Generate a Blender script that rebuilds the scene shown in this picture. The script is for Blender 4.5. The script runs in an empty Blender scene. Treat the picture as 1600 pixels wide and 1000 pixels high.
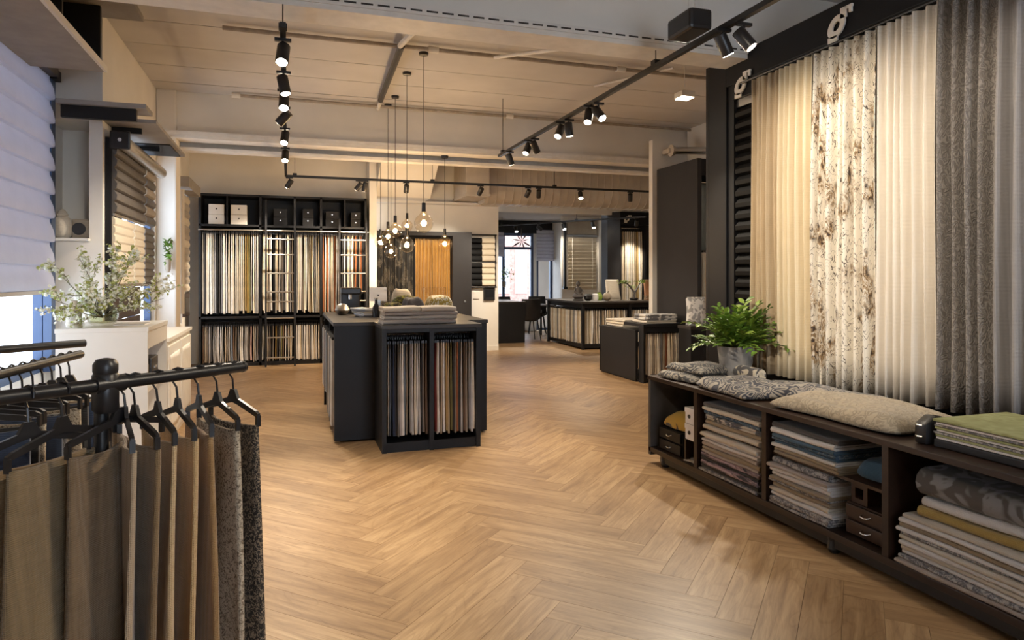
import bpy, bmesh, math, random
from mathutils import Vector, Matrix, Euler
R = random.Random(11)
PI = math.pi
sc = bpy.context.scene
col = sc.collection

# ---------------------------------------------------------------- camera, sky, exposure
cam_d = bpy.data.cameras.new('camera'); cam = bpy.data.objects.new('camera', cam_d); col.objects.link(cam)
cam_d.sensor_width = 36.0; cam_d.lens = 1070 / 1600 * 36; cam_d.shift_y = -0.0425
cam_d.clip_start = 0.05; cam_d.clip_end = 200
cam.location = (0, 0, 1.4); cam.rotation_euler = (PI / 2, 0, -math.atan(350 / 1070))
sc.camera = cam
vs = sc.view_settings
vs.view_transform = 'Standard'; vs.look = 'None'; vs.gamma = 1.0; vs.use_curve_mapping = False
vs.exposure = 0.82
w = bpy.data.worlds.new('sky'); sc.world = w; w.use_nodes = True
bg = w.node_tree.nodes['Background']
bg.inputs['Color'].default_value = (0.78, 0.88, 1.0, 1); bg.inputs['Strength'].default_value = 4.2
SPOT_W = 95.0            # one track spot
WARM = (1.0, 0.86, 0.68)
try:
    sc.cycles.use_denoising = True
    sc.cycles.sample_clamp_indirect = 4.0
    sc.cycles.max_bounces = 8
    sc.cycles.diffuse_bounces = 5
    sc.cycles.transparent_max_bounces = 12
    sc.cycles.caustics_reflective = False; sc.cycles.caustics_refractive = False
except Exception:
    pass

# ---------------------------------------------------------------- materials
def new_mat(name):
    m = bpy.data.materials.new(name); m.use_nodes = True
    nt = m.node_tree
    return m, nt, nt.nodes['Principled BSDF']
def N(nt, typ, **kw):
    n = nt.nodes.new(typ)
    for k, v in kw.items():
        if k in n.inputs.keys() and not hasattr(n, k): n.inputs[k].default_value = v
        else: setattr(n, k, v)
    return n
def L(nt, a, b): nt.links.new(a, b)
def c4(c): return (c[0], c[1], c[2], 1)
def coords(nt, scale=(1, 1, 1), rot=(0, 0, 0), src='Object'):
    tc = N(nt, 'ShaderNodeTexCoord'); mp = N(nt, 'ShaderNodeMapping')
    mp.inputs['Scale'].default_value = scale; mp.inputs['Rotation'].default_value = rot
    L(nt, tc.outputs[src], mp.inputs['Vector']); return mp.outputs['Vector']
def noise(nt, vec, scale, detail=3, rough=.55, dist=0):
    n = N(nt, 'ShaderNodeTexNoise'); n.inputs['Scale'].default_value = scale
    n.inputs['Detail'].default_value = detail; n.inputs['Roughness'].default_value = rough
    n.inputs['Distortion'].default_value = dist
    L(nt, vec, n.inputs['Vector']); return n.outputs['Fac']
def ramp(nt, fac, stops, interp='LINEAR'):
    r = N(nt, 'ShaderNodeValToRGB'); cr = r.color_ramp; cr.interpolation = interp
    while len(cr.elements) < len(stops): cr.elements.new(.5)
    for e, (p, c) in zip(cr.elements, stops):
        e.position = p; e.color = c4(c)
    L(nt, fac, r.inputs['Fac']); return r.outputs['Color']
def bump(nt, h, bsdf, strength=.3, dist=.01):
    b = N(nt, 'ShaderNodeBump'); b.inputs['Strength'].default_value = strength; b.inputs['Distance'].default_value = dist
    L(nt, h, b.inputs['Height']); L(nt, b.outputs['Normal'], bsdf.inputs['Normal'])
def mul(c, k): return tuple(min(1, x * k) for x in c)

def plain(name, c, rough=.5, metal=0, var=.08, scale=6, bmp=0, spec=None):
    m, nt, b = new_mat(name)
    v = coords(nt); f = noise(nt, v, scale)
    L(nt, ramp(nt, f, [(.3, mul(c, 1 - var)), (.7, mul(c, 1 + var))]), b.inputs['Base Color'])
    b.inputs['Roughness'].default_value = rough; b.inputs['Metallic'].default_value = metal
    if spec is not None: b.inputs['Specular IOR Level'].default_value = spec
    if bmp: bump(nt, noise(nt, v, scale * 8), b, bmp, .005)
    return m
def emit(name, c, s):
    m, nt, b = new_mat(name)
    b.inputs['Base Color'].default_value = c4(c); b.inputs['Emission Color'].default_value = c4(c)
    b.inputs['Emission Strength'].default_value = s; return m
def glass(name, tint=(1, 1, 1), gl=.12, rough=.02):
    m, nt, b = new_mat(name); nt.nodes.remove(b)
    t = N(nt, 'ShaderNodeBsdfTransparent'); t.inputs['Color'].default_value = c4(tint)
    g = N(nt, 'ShaderNodeBsdfGlossy'); g.inputs['Roughness'].default_value = rough
    lw = N(nt, 'ShaderNodeLayerWeight'); lw.inputs['Blend'].default_value = .5
    pw = N(nt, 'ShaderNodeMath', operation='POWER'); pw.inputs[1].default_value = 4; L(nt, lw.outputs['Facing'], pw.inputs[0])
    mx = N(nt, 'ShaderNodeMixShader')
    mm = N(nt, 'ShaderNodeMath', operation='MULTIPLY_ADD'); mm.inputs[1].default_value = .5; mm.inputs[2].default_value = .03 + gl * .06
    L(nt, pw.outputs[0], mm.inputs[0]); L(nt, mm.outputs[0], mx.inputs[0])
    L(nt, t.outputs[0], mx.inputs[1]); L(nt, g.outputs[0], mx.inputs[2])
    L(nt, mx.outputs[0], nt.nodes['Material Output'].inputs['Surface']); return m
def cloth(name, c, c2=None, weave=420, var=.1, rough=.9, mix_scale=3, bmp=.25, sheen=.25):
    """plain woven cloth: fine two-way weave as relief, soft colour drift"""
    m, nt, b = new_mat(name); c2 = c2 or mul(c, .8)
    v = coords(nt)
    w1 = N(nt, 'ShaderNodeTexWave', wave_type='BANDS', bands_direction='Z'); w1.inputs['Scale'].default_value = weave / 6
    w2 = N(nt, 'ShaderNodeTexWave', wave_type='BANDS', bands_direction='Y'); w2.inputs['Scale'].default_value = weave / 6
    for q in (w1, w2): q.inputs['Distortion'].default_value = 1.5; L(nt, v, q.inputs['Vector'])
    ad = N(nt, 'ShaderNodeMath', operation='ADD'); L(nt, w1.outputs['Fac'], ad.inputs[0]); L(nt, w2.outputs['Fac'], ad.inputs[1])
    f = noise(nt, v, mix_scale, 5, .7)
    mixf = N(nt, 'ShaderNodeMath', operation='MULTIPLY_ADD'); mixf.inputs[1].default_value = .18; L(nt, ad.outputs[0], mixf.inputs[0]); 
    mf2 = N(nt, 'ShaderNodeMath', operation='MULTIPLY'); mf2.inputs[1].default_value = .75; L(nt, f, mf2.inputs[0]); L(nt, mf2.outputs[0], mixf.inputs[2])
    L(nt, ramp(nt, mixf.outputs[0], [(.25, c2), (.75, c)]), b.inputs['Base Color'])
    b.inputs['Roughness'].default_value = rough
    b.inputs['Sheen Weight'].default_value = sheen
    bump(nt, ad.outputs[0], b, bmp, .002); return m
def speckle(name, a, c, scale=90, thr=.5, stretch=(1, 1, 1), soft=.06, bmp=.6):
    m, nt, b = new_mat(name); v = coords(nt, stretch)
    f = noise(nt, v, scale, 2, .6, 1.2)
    L(nt, ramp(nt, f, [(thr - soft, a), (thr + soft, c)]), b.inputs['Base Color'])
    b.inputs['Roughness'].default_value = .95; bump(nt, f, b, bmp, .006); return m
def swirl(name, a, c, scale=14, lines=9, src='Object', stretch=(1, 1, 1), thr=.5, soft=.12, bmp=.5, drift=None):
    """contour-line jacquard: thresholded bands of a distorted field"""
    m, nt, b = new_mat(name); v = coords(nt, stretch, src=src)
    f = noise(nt, v, scale, 1.5, .5, .6)
    mu = N(nt, 'ShaderNodeMath', operation='MULTIPLY'); mu.inputs[1].default_value = lines * 6.28; L(nt, f, mu.inputs[0])
    si = N(nt, 'ShaderNodeMath', operation='SINE'); L(nt, mu.outputs[0], si.inputs[0])
    ma = N(nt, 'ShaderNodeMath', operation='MULTIPLY_ADD'); ma.inputs[1].default_value = .5; ma.inputs[2].default_value = .5; L(nt, si.outputs[0], ma.inputs[0])
    cc = ramp(nt, ma.outputs[0], [(thr - soft, a), (thr + soft, c)])
    if drift:
        mx = N(nt, 'ShaderNodeMixRGB', blend_type='MIX'); 
        L(nt, ramp(nt, noise(nt, v, scale * .25, 2), [(.45, (0, 0, 0)), (.6, (1, 1, 1))]), mx.inputs['Fac'])
        L(nt, cc, mx.inputs['Color1']); mx.inputs['Color2'].default_value = c4(drift); cc = mx.outputs['Color']
    L(nt, cc, b.inputs['Base Color'])
    b.inputs['Roughness'].default_value = .85; b.inputs['Sheen Weight'].default_value = .2
    bump(nt, ma.outputs[0], b, bmp, .003); return m
def floral(name, ground, leaf, dark, scale=5, cover=.52, src='Object'):
    m, nt, b = new_mat(name); v = coords(nt, (1.3, 1.3, .55), src=src)
    big = noise(nt, v, scale, 2, .55, .8)
    det = noise(nt, v, scale * 3.4, 3, .6, 1.8)
    mx1 = N(nt, 'ShaderNodeMixRGB'); L(nt, ramp(nt, big, [(cover - .02, (0, 0, 0)), (cover + .06, (1, 1, 1))]), mx1.inputs['Fac'])
    mx1.inputs['Color1'].default_value = c4(ground)
    L(nt, ramp(nt, det, [(.36, dark), (.46, leaf), (.55, ground), (.64, mul(leaf, .7))]), mx1.inputs['Color2'])
    v2 = coords(nt, (1.6, 1.6, .8), (0, .5, .3), src=src); tw = noise(nt, v2, scale * 2.1, 1, .5, 2.2)
    mx2 = N(nt, 'ShaderNodeMixRGB'); L(nt, ramp(nt, tw, [(.485, (0, 0, 0)), (.497, (1, 1, 1)), (.507, (1, 1, 1)), (.52, (0, 0, 0))]), mx2.inputs['Fac'])
    L(nt, mx1.outputs['Color'], mx2.inputs['Color1']); mx2.inputs['Color2'].default_value = c4(dark)
    L(nt, mx2.outputs['Color'], b.inputs['Base Color']); b.inputs['Roughness'].default_value = .85
    bump(nt, noise(nt, v, 200), b, .15, .002); return m
def wood(name, c, c2, axis='X', scale=3, rough=.45, stretch=14, bmp=.1):
    m, nt, b = new_mat(name)
    s = {'X': (1 / stretch * 4, 1, 1), 'Y': (1, 1 / stretch * 4, 1), 'Z': (1, 1, 1 / stretch * 4)}[axis]
    v = coords(nt, s); f = noise(nt, v, scale * 8, 4, .65, .4)
    L(nt, ramp(nt, f, [(.3, c2), (.7, c)]), b.inputs['Base Color']); b.inputs['Roughness'].default_value = rough
    bump(nt, f, b, bmp, .003); return m
def object_tint(name, rough=.9, weave=True):
    """cloth whose colour is the object's own dye colour"""
    m, nt, b = new_mat(name)
    oi = N(nt, 'ShaderNodeObjectInfo'); v = coords(nt, (1, 1, .35))
    f = noise(nt, v, 26, 3, .7)
    mx = N(nt, 'ShaderNodeMixRGB', blend_type='MULTIPLY'); mx.inputs['Fac'].default_value = 1
    L(nt, oi.outputs['Color'], mx.inputs['Color1']); L(nt, ramp(nt, f, [(.3, (.72, .72, .72)), (.65, (1, 1, 1))]), mx.inputs['Color2'])
    L(nt, mx.outputs['Color'], b.inputs['Base Color']); b.inputs['Roughness'].default_value = rough
    bump(nt, noise(nt, v, 160), b, .2, .003); return m
def oak_floor(name):
    m, nt, b = new_mat(name)
    uv = N(nt, 'ShaderNodeUVMap'); uv.uv_map = 'UVMap'
    at = N(nt, 'ShaderNodeAttribute'); at.attribute_name = 'tone'
    mp = N(nt, 'ShaderNodeMapping'); mp.inputs['Scale'].default_value = (1.1, 9, 1); L(nt, uv.outputs['UV'], mp.inputs['Vector'])
    g1 = noise(nt, mp.outputs['Vector'], 2.2, 6, .62, .7)
    mp2 = N(nt, 'ShaderNodeMapping'); mp2.inputs['Scale'].default_value = (1.6, 34, 1); L(nt, uv.outputs['UV'], mp2.inputs['Vector'])
    g2 = noise(nt, mp2.outputs['Vector'], 3.0, 4, .6, .3)
    # cathedral figure: contour lines of a stretched field
    mp3 = N(nt, 'ShaderNodeMapping'); mp3.inputs['Scale'].default_value = (1.0, 5.0, 1); L(nt, uv.outputs['UV'], mp3.inputs['Vector'])
    g3 = noise(nt, mp3.outputs['Vector'], 1.6, 1, .4, .5)
    mu = N(nt, 'ShaderNodeMath', operation='MULTIPLY'); mu.inputs[1].default_value = 70; L(nt, g3, mu.inputs[0])
    si = N(nt, 'ShaderNodeMath', operation='SINE'); L(nt, mu.outputs[0], si.inputs[0])
    base = ramp(nt, g1, [(.26, (.25, .145, .070)), (.5, (.415, .264, .134)), (.74, (.55, .376, .205))])
    fine = ramp(nt, g2, [(.3, (.80, .78, .74)), (.6, (1, 1, 1))])
    rings = ramp(nt, si.outputs[0], [(.0, (1, 1, 1)), (.75, (1, 1, 1)), (1.0, (.84, .80, .74))])
    a = N(nt, 'ShaderNodeMixRGB', blend_type='MULTIPLY'); a.inputs['Fac'].default_value = .8; L(nt, base, a.inputs['Color1']); L(nt, fine, a.inputs['Color2'])
    r2 = N(nt, 'ShaderNodeMixRGB', blend_type='MULTIPLY'); r2.inputs['Fac'].default_value = .7; L(nt, a.outputs['Color'], r2.inputs['Color1']); L(nt, rings, r2.inputs['Color2'])
    t = N(nt, 'ShaderNodeMixRGB', blend_type='MULTIPLY'); t.inputs['Fac'].default_value = 1; L(nt, r2.outputs['Color'], t.inputs['Color1'])
    tone = ramp(nt, at.outputs['Fac'], [(0, (.78, .74, .70)), (.5, (.97, .96, .95)), (1, (1.0, 1.0, 1.0))]); L(nt, tone, t.inputs['Color2'])
    L(nt, t.outputs['Color'], b.inputs['Base Color'])
    b.inputs['Roughness'].default_value = .36; b.inputs['Specular IOR Level'].default_value = .5
    bump(nt, g2, b, .08, .002); return m

M = {}
M['wall'] = plain('warm_plaster', (.78, .745, .685), .9, var=.04, scale=2, bmp=.05)
M['ceil'] = plain('painted_board', (.56, .535, .51), .85, var=.07, scale=1.5, bmp=.05)
M['steel_white'] = plain('painted_steel', (.74, .71, .66), .55, var=.07, scale=9, bmp=.1)
M['pipe_brown'] = plain('dusty_pipe', (.34, .29, .24), .6, var=.2, scale=12)
M['slot'] = plain('slot_shadow', (.05, .045, .04), .9)
M['black'] = plain('black_laminate', (.012, .012, .0135), .45, var=.12, scale=3, spec=.3)
M['top'] = plain('countertop', (.045, .038, .033), .4, spec=.35, var=.1, scale=3)
M['blackm'] = plain('black_metal', (.012, .012, .013), .38, .0, var=.1)
M['blackp'] = plain('black_plastic', (.016, .015, .016), .35, var=.1)
M['frame'] = plain('charcoal_paint', (.009, .0095, .012), .5, var=.1, scale=3, spec=.22)
M['panel'] = plain('charcoal_panel', (.028, .0265, .028), .6, var=.08, scale=3, spec=.3)
M['winblue'] = plain('blue_grey_frame', (.05, .085, .17), .4, var=.05)
M['white'] = plain('white_lacquer', (.80, .77, .71), .35, var=.02)
M['board'] = plain('raw_grey_board', (.30, .28, .26), .7, var=.12, scale=5)
M['darkwood'] = wood('dark_stained_wood', (.034, .016, .009), (.018, .009, .005), 'Y', 3, .4)
M['walnut'] = wood('walnut', (.06, .027, .013), (.032, .015, .008), 'Y', 3, .4)
M['slate'] = plain('slate_veneer', (.075, .07, .065), .6, var=.35, scale=5)
M['chrome'] = plain('chrome', (.75, .74, .72), .25, 1, var=.05)
M['alu'] = plain('aluminium', (.5, .48, .45), .35, 1, var=.05)
M['tint'] = object_tint('dyed_cloth')
M['floor'] = oak_floor('oak_herringbone')
M['seam'] = plain('floor_seam', (.16, .095, .05), .9)
M['lens'] = emit('lit_lens', (1.0, .86, .66), 60)
M['lens_dim'] = emit('lit_lens_away', (1.0, .86, .66), 8)
M['fil'] = emit('filament', (1.0, .62, .25), 55)
M['panel_light'] = emit('lamp_panel', (1.0, .88, .70), 14)
M['glass'] = glass('window_glass', (.97, .98, 1.0))
M['bulb'] = glass('amber_bulb_glass', (1.0, .95, .86), .9)
M['vase'] = glass('vase_glass', (.95, .96, .92), .5)
M['water'] = glass('vase_water', (.88, .88, .76), .3)
M['acrylic'] = glass('clear_acrylic', (.95, .93, .88), .5)
M['concrete'] = swirl('concrete_pot', (.20, .19, .18), (.27, .255, .24), 6, 3, bmp=.3)
M['leaf'] = plain('green_leaf', (.105, .20, .025), .45, var=.45, scale=18)
M['leaf2'] = plain('young_leaf', (.21, .31, .04), .45, var=.3, scale=18)
M['stem'] = plain('stem', (.10, .13, .04), .6)
M['twig'] = plain('twig', (.16, .14, .08), .7)
M['petal'] = plain('white_petal', (.82, .82, .70), .6)
M['budleaf'] = plain('pale_leaf', (.42, .46, .14), .6)
M['shade'] = plain('silver_shade', (.60, .59, .63), .45, .0, var=.05)
_nt = M['shade'].node_tree; _tr = N(_nt, 'ShaderNodeBsdfTranslucent'); _tr.inputs['Color'].default_value = (.50, .51, .58, 1)
_ms = N(_nt, 'ShaderNodeMixShader'); _ms.inputs[0].default_value = .32
L(_nt, _nt.nodes['Principled BSDF'].outputs[0], _ms.inputs[1]); L(_nt, _tr.outputs[0], _ms.inputs[2]); L(_nt, _ms.outputs[0], _nt.nodes['Material Output'].inputs['Surface'])
M['shade_d'] = plain('smoke_shade', (.10, .09, .085), .55, var=.12, scale=10)
M['shade_t'] = cloth('taupe_shade', (.40, .34, .26), (.30, .25, .19), 200)
M['shade_c'] = cloth('cream_shade', (.72, .64, .50), (.60, .53, .42), 200)
M['shade_b'] = plain('black_slat', (.0045, .0045, .005), .6, spec=.15)
M['duct'] = plain('duct_steel', (.52, .46, .39), .5, .2, var=.1, scale=4)
M['mustard'] = cloth('mustard_velvet', (.42, .22, .035), (.26, .125, .015), 200, sheen=.5)
M['damask'] = floral('black_damask', (.02, .018, .016), (.20, .17, .13), (.01, .01, .01), 6, .5)
M['paper'] = plain('paper_white', (.78, .78, .80), .7, var=.02)
M['brick_red'] = plain('red_brick', (.42, .25, .20), .9, var=.25, scale=8)
M['stone'] = plain('pale_stone', (.62, .60, .58), .9, var=.1, scale=3)
M['asphalt'] = plain('street', (.30, .31, .33), .9)

# ---------------------------------------------------------------- mesh helpers
class MB:
    def __init__(s): s.v = []; s.f = []; s.m = []; s.cur = 0
    def mat(s, i): s.cur = i; return s
    def face(s, *ids): s.f.append(tuple(ids)); s.m.append(s.cur)
    def box(s, x0, y0, z0, x1, y1, z1):
        if x0 > x1: x0, x1 = x1, x0
        if y0 > y1: y0, y1 = y1, y0
        if z0 > z1: z0, z1 = z1, z0
        b = len(s.v)
        s.v += [(x0, y0, z0), (x1, y0, z0), (x1, y1, z0), (x0, y1, z0), (x0, y0, z1), (x1, y0, z1), (x1, y1, z1), (x0, y1, z1)]
        for q in ((0, 3, 2, 1), (4, 5, 6, 7), (0, 1, 5, 4), (1, 2, 6, 5), (2, 3, 7, 6), (3, 0, 4, 7)): s.face(*[b + i for i in q])
        return s
    def obox(s, c, size, mtx):
        b = len(s.v); hx, hy, hz = size[0] / 2, size[1] / 2, size[2] / 2
        for z in (-hz, hz):
            for x, y in ((-hx, -hy), (hx, -hy), (hx, hy), (-hx, hy)):
                s.v.append(tuple(Vector(c) + mtx @ Vector((x, y, z))))
        for q in ((0, 3, 2, 1), (4, 5, 6, 7), (0, 1, 5, 4), (1, 2, 6, 5), (2, 3, 7, 6), (3, 0, 4, 7)): s.face(*[b + i for i in q])
        return s
    def ring(s, c, d, r, n, up=None):
        d = Vector(d).normalized(); a = d.cross(Vector((0, 0, 1)) if abs(d.z) < .9 else Vector((1, 0, 0))).normalized(); e = d.cross(a)
        b = len(s.v)
        for i in range(n):
            t = 2 * PI * i / n; s.v.append(tuple(Vector(c) + a * (r * math.cos(t)) + e * (r * math.sin(t))))
        return b
    def bridge(s, a, b, n):
        for i in range(n): s.face(a + i, a + (i + 1) % n, b + (i + 1) % n, b + i)
    def cyl(s, p0, p1, r0, r1=None, n=12, caps=True):
        r1 = r0 if r1 is None else r1; d = Vector(p1) - Vector(p0)
        a = s.ring(p0, d, r0, n); b = s.ring(p1, d, r1, n); s.bridge(a, b, n)
        if caps: s.face(*[a + i for i in reversed(range(n))]); s.face(*[b + i for i in range(n)])
        return s
    def tube(s, pts, r, n=6, caps=True):
        pts = [Vector(p) for p in pts]; last = None
        rr = r if isinstance(r, (list, tuple)) else [r] * len(pts)
        first = None
        for i, p in enumerate(pts):
            d = (pts[min(i + 1, len(pts) - 1)] - pts[max(i - 1, 0)])
            k = s.ring(p, d, rr[i], n)
            if last is not None: s.bridge(last, k, n)
            else: first = k
            last = k
        if caps: s.face(*[first + i for i in reversed(range(n))]); s.face(*[last + i for i in range(n)])
        return s
    def lathe(s, prof, n=20, c=(0, 0, 0), close=True):
        last = None; first = None
        for r, z in prof:
            b = len(s.v)
            for i in range(n):
                t = 2 * PI * i / n; s.v.append((c[0] + r * math.cos(t), c[1] + r * math.sin(t), c[2] + z))
            if last is not None: s.bridge(last, b, n)
            else: first = b
            last = b
        if close: s.face(*[first + i for i in reversed(range(n))]); s.face(*[last + i for i in range(n)])
        return s
    def grid(s, fn, nu, nv):
        b = len(s.v)
        for j in range(nv + 1):
            for i in range(nu + 1): s.v.append(tuple(fn(i / nu, j / nv)))
        w_ = nu + 1
        for j in range(nv):
            for i in range(nu): s.face(b + j * w_ + i, b + j * w_ + i + 1, b + (j + 1) * w_ + i + 1, b + (j + 1) * w_ + i)
        return b
    def shell(s, fa, fb, nu, nv):
        """two sheets joined round the rim: a closed thin body"""
        a = s.grid(fa, nu, nv); w_ = nu + 1
        b = len(s.v)
        for j in range(nv + 1):
            for i in range(nu + 1): s.v.append(tuple(fb(i / nu, j / nv)))
        for j in range(nv):
            for i in range(nu): s.face(b + j * w_ + i, b + (j + 1) * w_ + i, b + (j + 1) * w_ + i + 1, b + j * w_ + i + 1)
        for i in range(nu):
            s.face(a + i + 1, a + i, b + i, b + i + 1)
            t = nv * w_; s.face(a + t + i, a + t + i + 1, b + t + i + 1, b + t + i)
        for j in range(nv):
            s.face(a + j * w_, a + (j + 1) * w_, b + (j + 1) * w_, b + j * w_)
            s.face(a + (j + 1) * w_ + nu, a + j * w_ + nu, b + j * w_ + nu, b + (j + 1) * w_ + nu)
        return s
    def prism(s, poly, axis, a0, a1):
        """poly in the plane across axis, extruded from a0 to a1"""
        b = len(s.v); n = len(poly)
        for a in (a0, a1):
            for p, q in poly:
                s.v.append({'x': (a, p, q), 'y': (p, a, q), 'z': (p, q, a)}[axis])
        for i in range(n): s.face(b + i, b + (i + 1) % n, b + n + (i + 1) % n, b + n + i)
        s.face(*[b + i for i in reversed(range(n))]); s.face(*[b + n + i for i in range(n)])
        return s
    def mesh(s, name, mats, bevel=0, smooth=False, seg=2):
        me = bpy.data.meshes.new(name); me.from_pydata(s.v, [], s.f)
        for m in (mats if isinstance(mats, (list, tuple)) else [mats]): me.materials.append(M[m] if isinstance(m, str) else m)
        me.polygons.foreach_set('material_index', s.m)
        bm = bmesh.new(); bm.from_mesh(me)
        bmesh.ops.recalc_face_normals(bm, faces=bm.faces)
        if bevel:
            bmesh.ops.bevel(bm, geom=[e for e in bm.edges if len(e.link_faces) == 2 and e.calc_face_angle(0) > .5], offset=bevel, segments=seg, affect='EDGES', profile=.6, clamp_overlap=True)
        bm.to_mesh(me); bm.free()
        if smooth:
            me.polygons.foreach_set('use_smooth', [True] * len(me.polygons))
            if smooth != 'all':
                try: me.set_sharp_from_angle(angle=.7)
                except Exception: pass
        return me
    def build(s, name, mats, parent=None, loc=None, rz=0, **kw):
        return put(name, s.mesh(name, mats, **kw), parent, loc, rz)
def put(name, me, parent=None, loc=None, rz=0):
    o = bpy.data.objects.new(name, me); col.objects.link(o)
    if parent: o.parent = parent
    if loc: o.location = loc
    if rz: o.rotation_euler = (0, 0, rz)
    return o
def tag(o, label, cat, group=None):
    o['label'] = label; o['category'] = cat
    if group: o['group'] = group
    return o
def struct(o): o['kind'] = 'structure'; return o
def stuff(o): o['kind'] = 'stuff'; return o
def thing(name, label, cat, loc=(0, 0, 0), rz=0, group=None):
    o = bpy.data.objects.new(name, None); col.objects.link(o); o.empty_display_size = .1
    o.location = loc; o.rotation_euler = (0, 0, rz); return tag(o, label, cat, group)
def copy_tree(o, parent=None):
    c = o.copy(); col.objects.link(c); c.parent = parent
    for ch in list(o.children): copy_tree(ch, c)
    return c
def nth(i):
    return '%d%s' % (i, 'th' if 10 <= i % 100 <= 20 else {1: 'st', 2: 'nd', 3: 'rd'}.get(i % 10, 'th'))
def rotz(a): return Matrix.Rotation(a, 3, 'Z')

# ---------------------------------------------------------------- the room
XL, XR, ZC, ZB = -1.5, 5.8, 3.65, 3.07
YB1, YB2 = 4.46, 9.1

# floor: slab with a herringbone of oak planks; the planks that show largest are parts, the rest one part
PL, PWD = .93, .155
slab = struct(MB().box(-2.2, -3.6, -.12, 8.6, 18.2, -.006).build('floor', 'seam'))
variants = []
def plank_verts(ox, oy, d, k):
    """four corners of a plank whose long side runs along d (unit), from corner (ox,oy)"""
    n = (-d[1], d[0]); g = .0007
    return [(ox + d[0] * a + n[0] * b, oy + d[1] * a + n[1] * b) for a, b in ((g, g), (PL - g, g), (PL - g, PWD - g), (g, PWD - g))]
def plank_mesh_from(corner_sets, name):
    me = bpy.data.meshes.new(name); V = []; F = []; UV = []; T = []
    for cs, tone, uo, vo in corner_sets:
        b = len(V)
        V += [(x, y, -.006) for x, y in cs] + [(x, y, 0) for x, y in cs]
        F += [(b + 4, b + 5, b + 6, b + 7), (b, b + 1, b + 5, b + 4), (b + 1, b + 2, b + 6, b + 5), (b + 2, b + 3, b + 7, b + 6), (b + 3, b, b + 4, b + 7)]
        q = [(uo, vo), (uo + PL, vo), (uo + PL, vo + PWD), (uo, vo + PWD)]
        UV += [q[0], q[1], q[2], q[3], q[0], q[1], q[1], q[0], q[1], q[2], q[2], q[1], q[2], q[3], q[3], q[2], q[3], q[0], q[0], q[3]]
        T += [tone] * 5
    me.from_pydata(V, [], F); uvl = me.uv_layers.new(name='UVMap')
    for i, u in enumerate(UV): uvl.data[i].uv = u
    at = me.attributes.new('tone', 'FLOAT', 'FACE')
    for i, t in enumerate(T): at.data[i].value = t
    me.materials.append(M['floor']); return me
for k in range(28):
    variants.append(plank_mesh_from([(plank_verts(0, 0, (1, 0), k), R.random(), R.uniform(0, 60), R.uniform(0, 60))], 'oak_plank'))
q2 = 1 / math.sqrt(2); nW = 6; cand = []
for k in range(-6, 8):
    for i in range(-40, 110):
        for kind in (0, 1):
            a0 = (i + 2 * nW * k) * PWD; b0 = i * PWD
            if kind == 0: ax, bx, d = a0, b0, (q2, q2)
            else: ax, bx, d = a0 + PWD, b0 + PWD, (-q2, q2)      # corner so that the plank lies to its left
            x = .46 + (ax - bx) * q2; y = (ax + bx) * q2 + .11
            cx = x + d[0] * PL / 2; cy = y + d[1] * PL / 2
            if not (-2.1 < cx < 8.4 and -3.4 < cy < 17.9): continue
            if cx < XL - .3 and cy < 9.1: continue
            if cx > XR + .3 and cy < 9.0: continue
            cand.append((x, y, d, cx, cy))
cand.sort(key=lambda p: math.hypot(p[3], p[4]) if p[4] > .8 and -.9 < p[3] < p[4] * 1.05 + .6 else 100 + p[4])
for x, y, d, cx, cy in cand[:290]:
    o = put('oak_plank', R.choice(variants), slab, (x, y, 0), math.atan2(d[1], d[0]))
o = put('oak_planks_beyond', plank_mesh_from([(plank_verts(x, y, d, 0), R.random(), R.uniform(0, 60), R.uniform(0, 60)) for x, y, d, cx, cy in cand[290:]], 'oak_planks_beyond'), slab)
stuff(o)

# ceiling of wide boards
ce = struct(MB().box(-2.3, -3.6, ZC + .012, 8.6, 14.2, ZC + .2).build('ceiling', 'seam'))
y = -3.5; bw = .68
while y < 14.0:
    MB().box(-2.2, y + .006, ZC - .006 * R.random(), 8.5, y + bw - .006, ZC + .014).build('ceiling_board', 'ceil', ce); y += bw
# low ceiling of the back room
struct(MB().box(3.6, 14.0, 2.82, 8.5, 18.0, 2.95).build('ceiling_back', 'ceil'))

# beams
def beam(name, y, x0, x1, drop_to):
    b = struct(MB().box(x0, y + .05, drop_to + .04, x1, y + .13, ZC).build(name, 'wall'))
    MB().box(x0, y - .03, drop_to, x1, y + .25, drop_to + .03).build('bottom_flange', 'steel_white', b)
    MB().box(x0, y - .04, drop_to + .035, x1, y - .028, drop_to + .085).box(x0, y - .028, drop_to + .03, x1, y + .05, drop_to + .04).build('cable_tray', 'steel_white', b)
    s = MB(); x = x0 + .05
    while x < x1 - .1:
        s.box(x, y - .0425, drop_to + .055, x + .075, y - .0395, drop_to + .066); x += .105
    if y < 6: stuff(s.build('tray_slots', 'slot', b))
    return b
B1 = beam('trim_1', YB1, XL, XR, ZB)
B2 = beam('trim_2', YB2, XL, 6.0, ZB)
MB().box(2.93, YB1 + .035, ZB + .04, 3.0, YB1 + .05, ZC).build('web_stiffener', 'steel_white', B1)
# second, deeper flange under the back beam
MB().box(XL, YB2 + .25, ZB - .10, 6.0, YB2 + .42, ZB - .06).box(XL, YB2 + .36, ZB - .06, 6.0, YB2 + .40, ZC).build('rear_flange', 'steel_white', B2)

# left wall (windows in it), pier with niche, pillar
wl = struct(MB().box(XL - .5, -3.5, 0, XL - .42, 4.3, 3.7).build('wall_left_front', 'wall'))
m_ = MB()
m_.box(-2.0, 4.3, 0, -1.92, 6.62, .62).box(-2.0, 4.3, 3.12, -1.92, 6.62, 3.7)
struct(m_.build('wall_left_recess', 'wall'))
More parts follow.
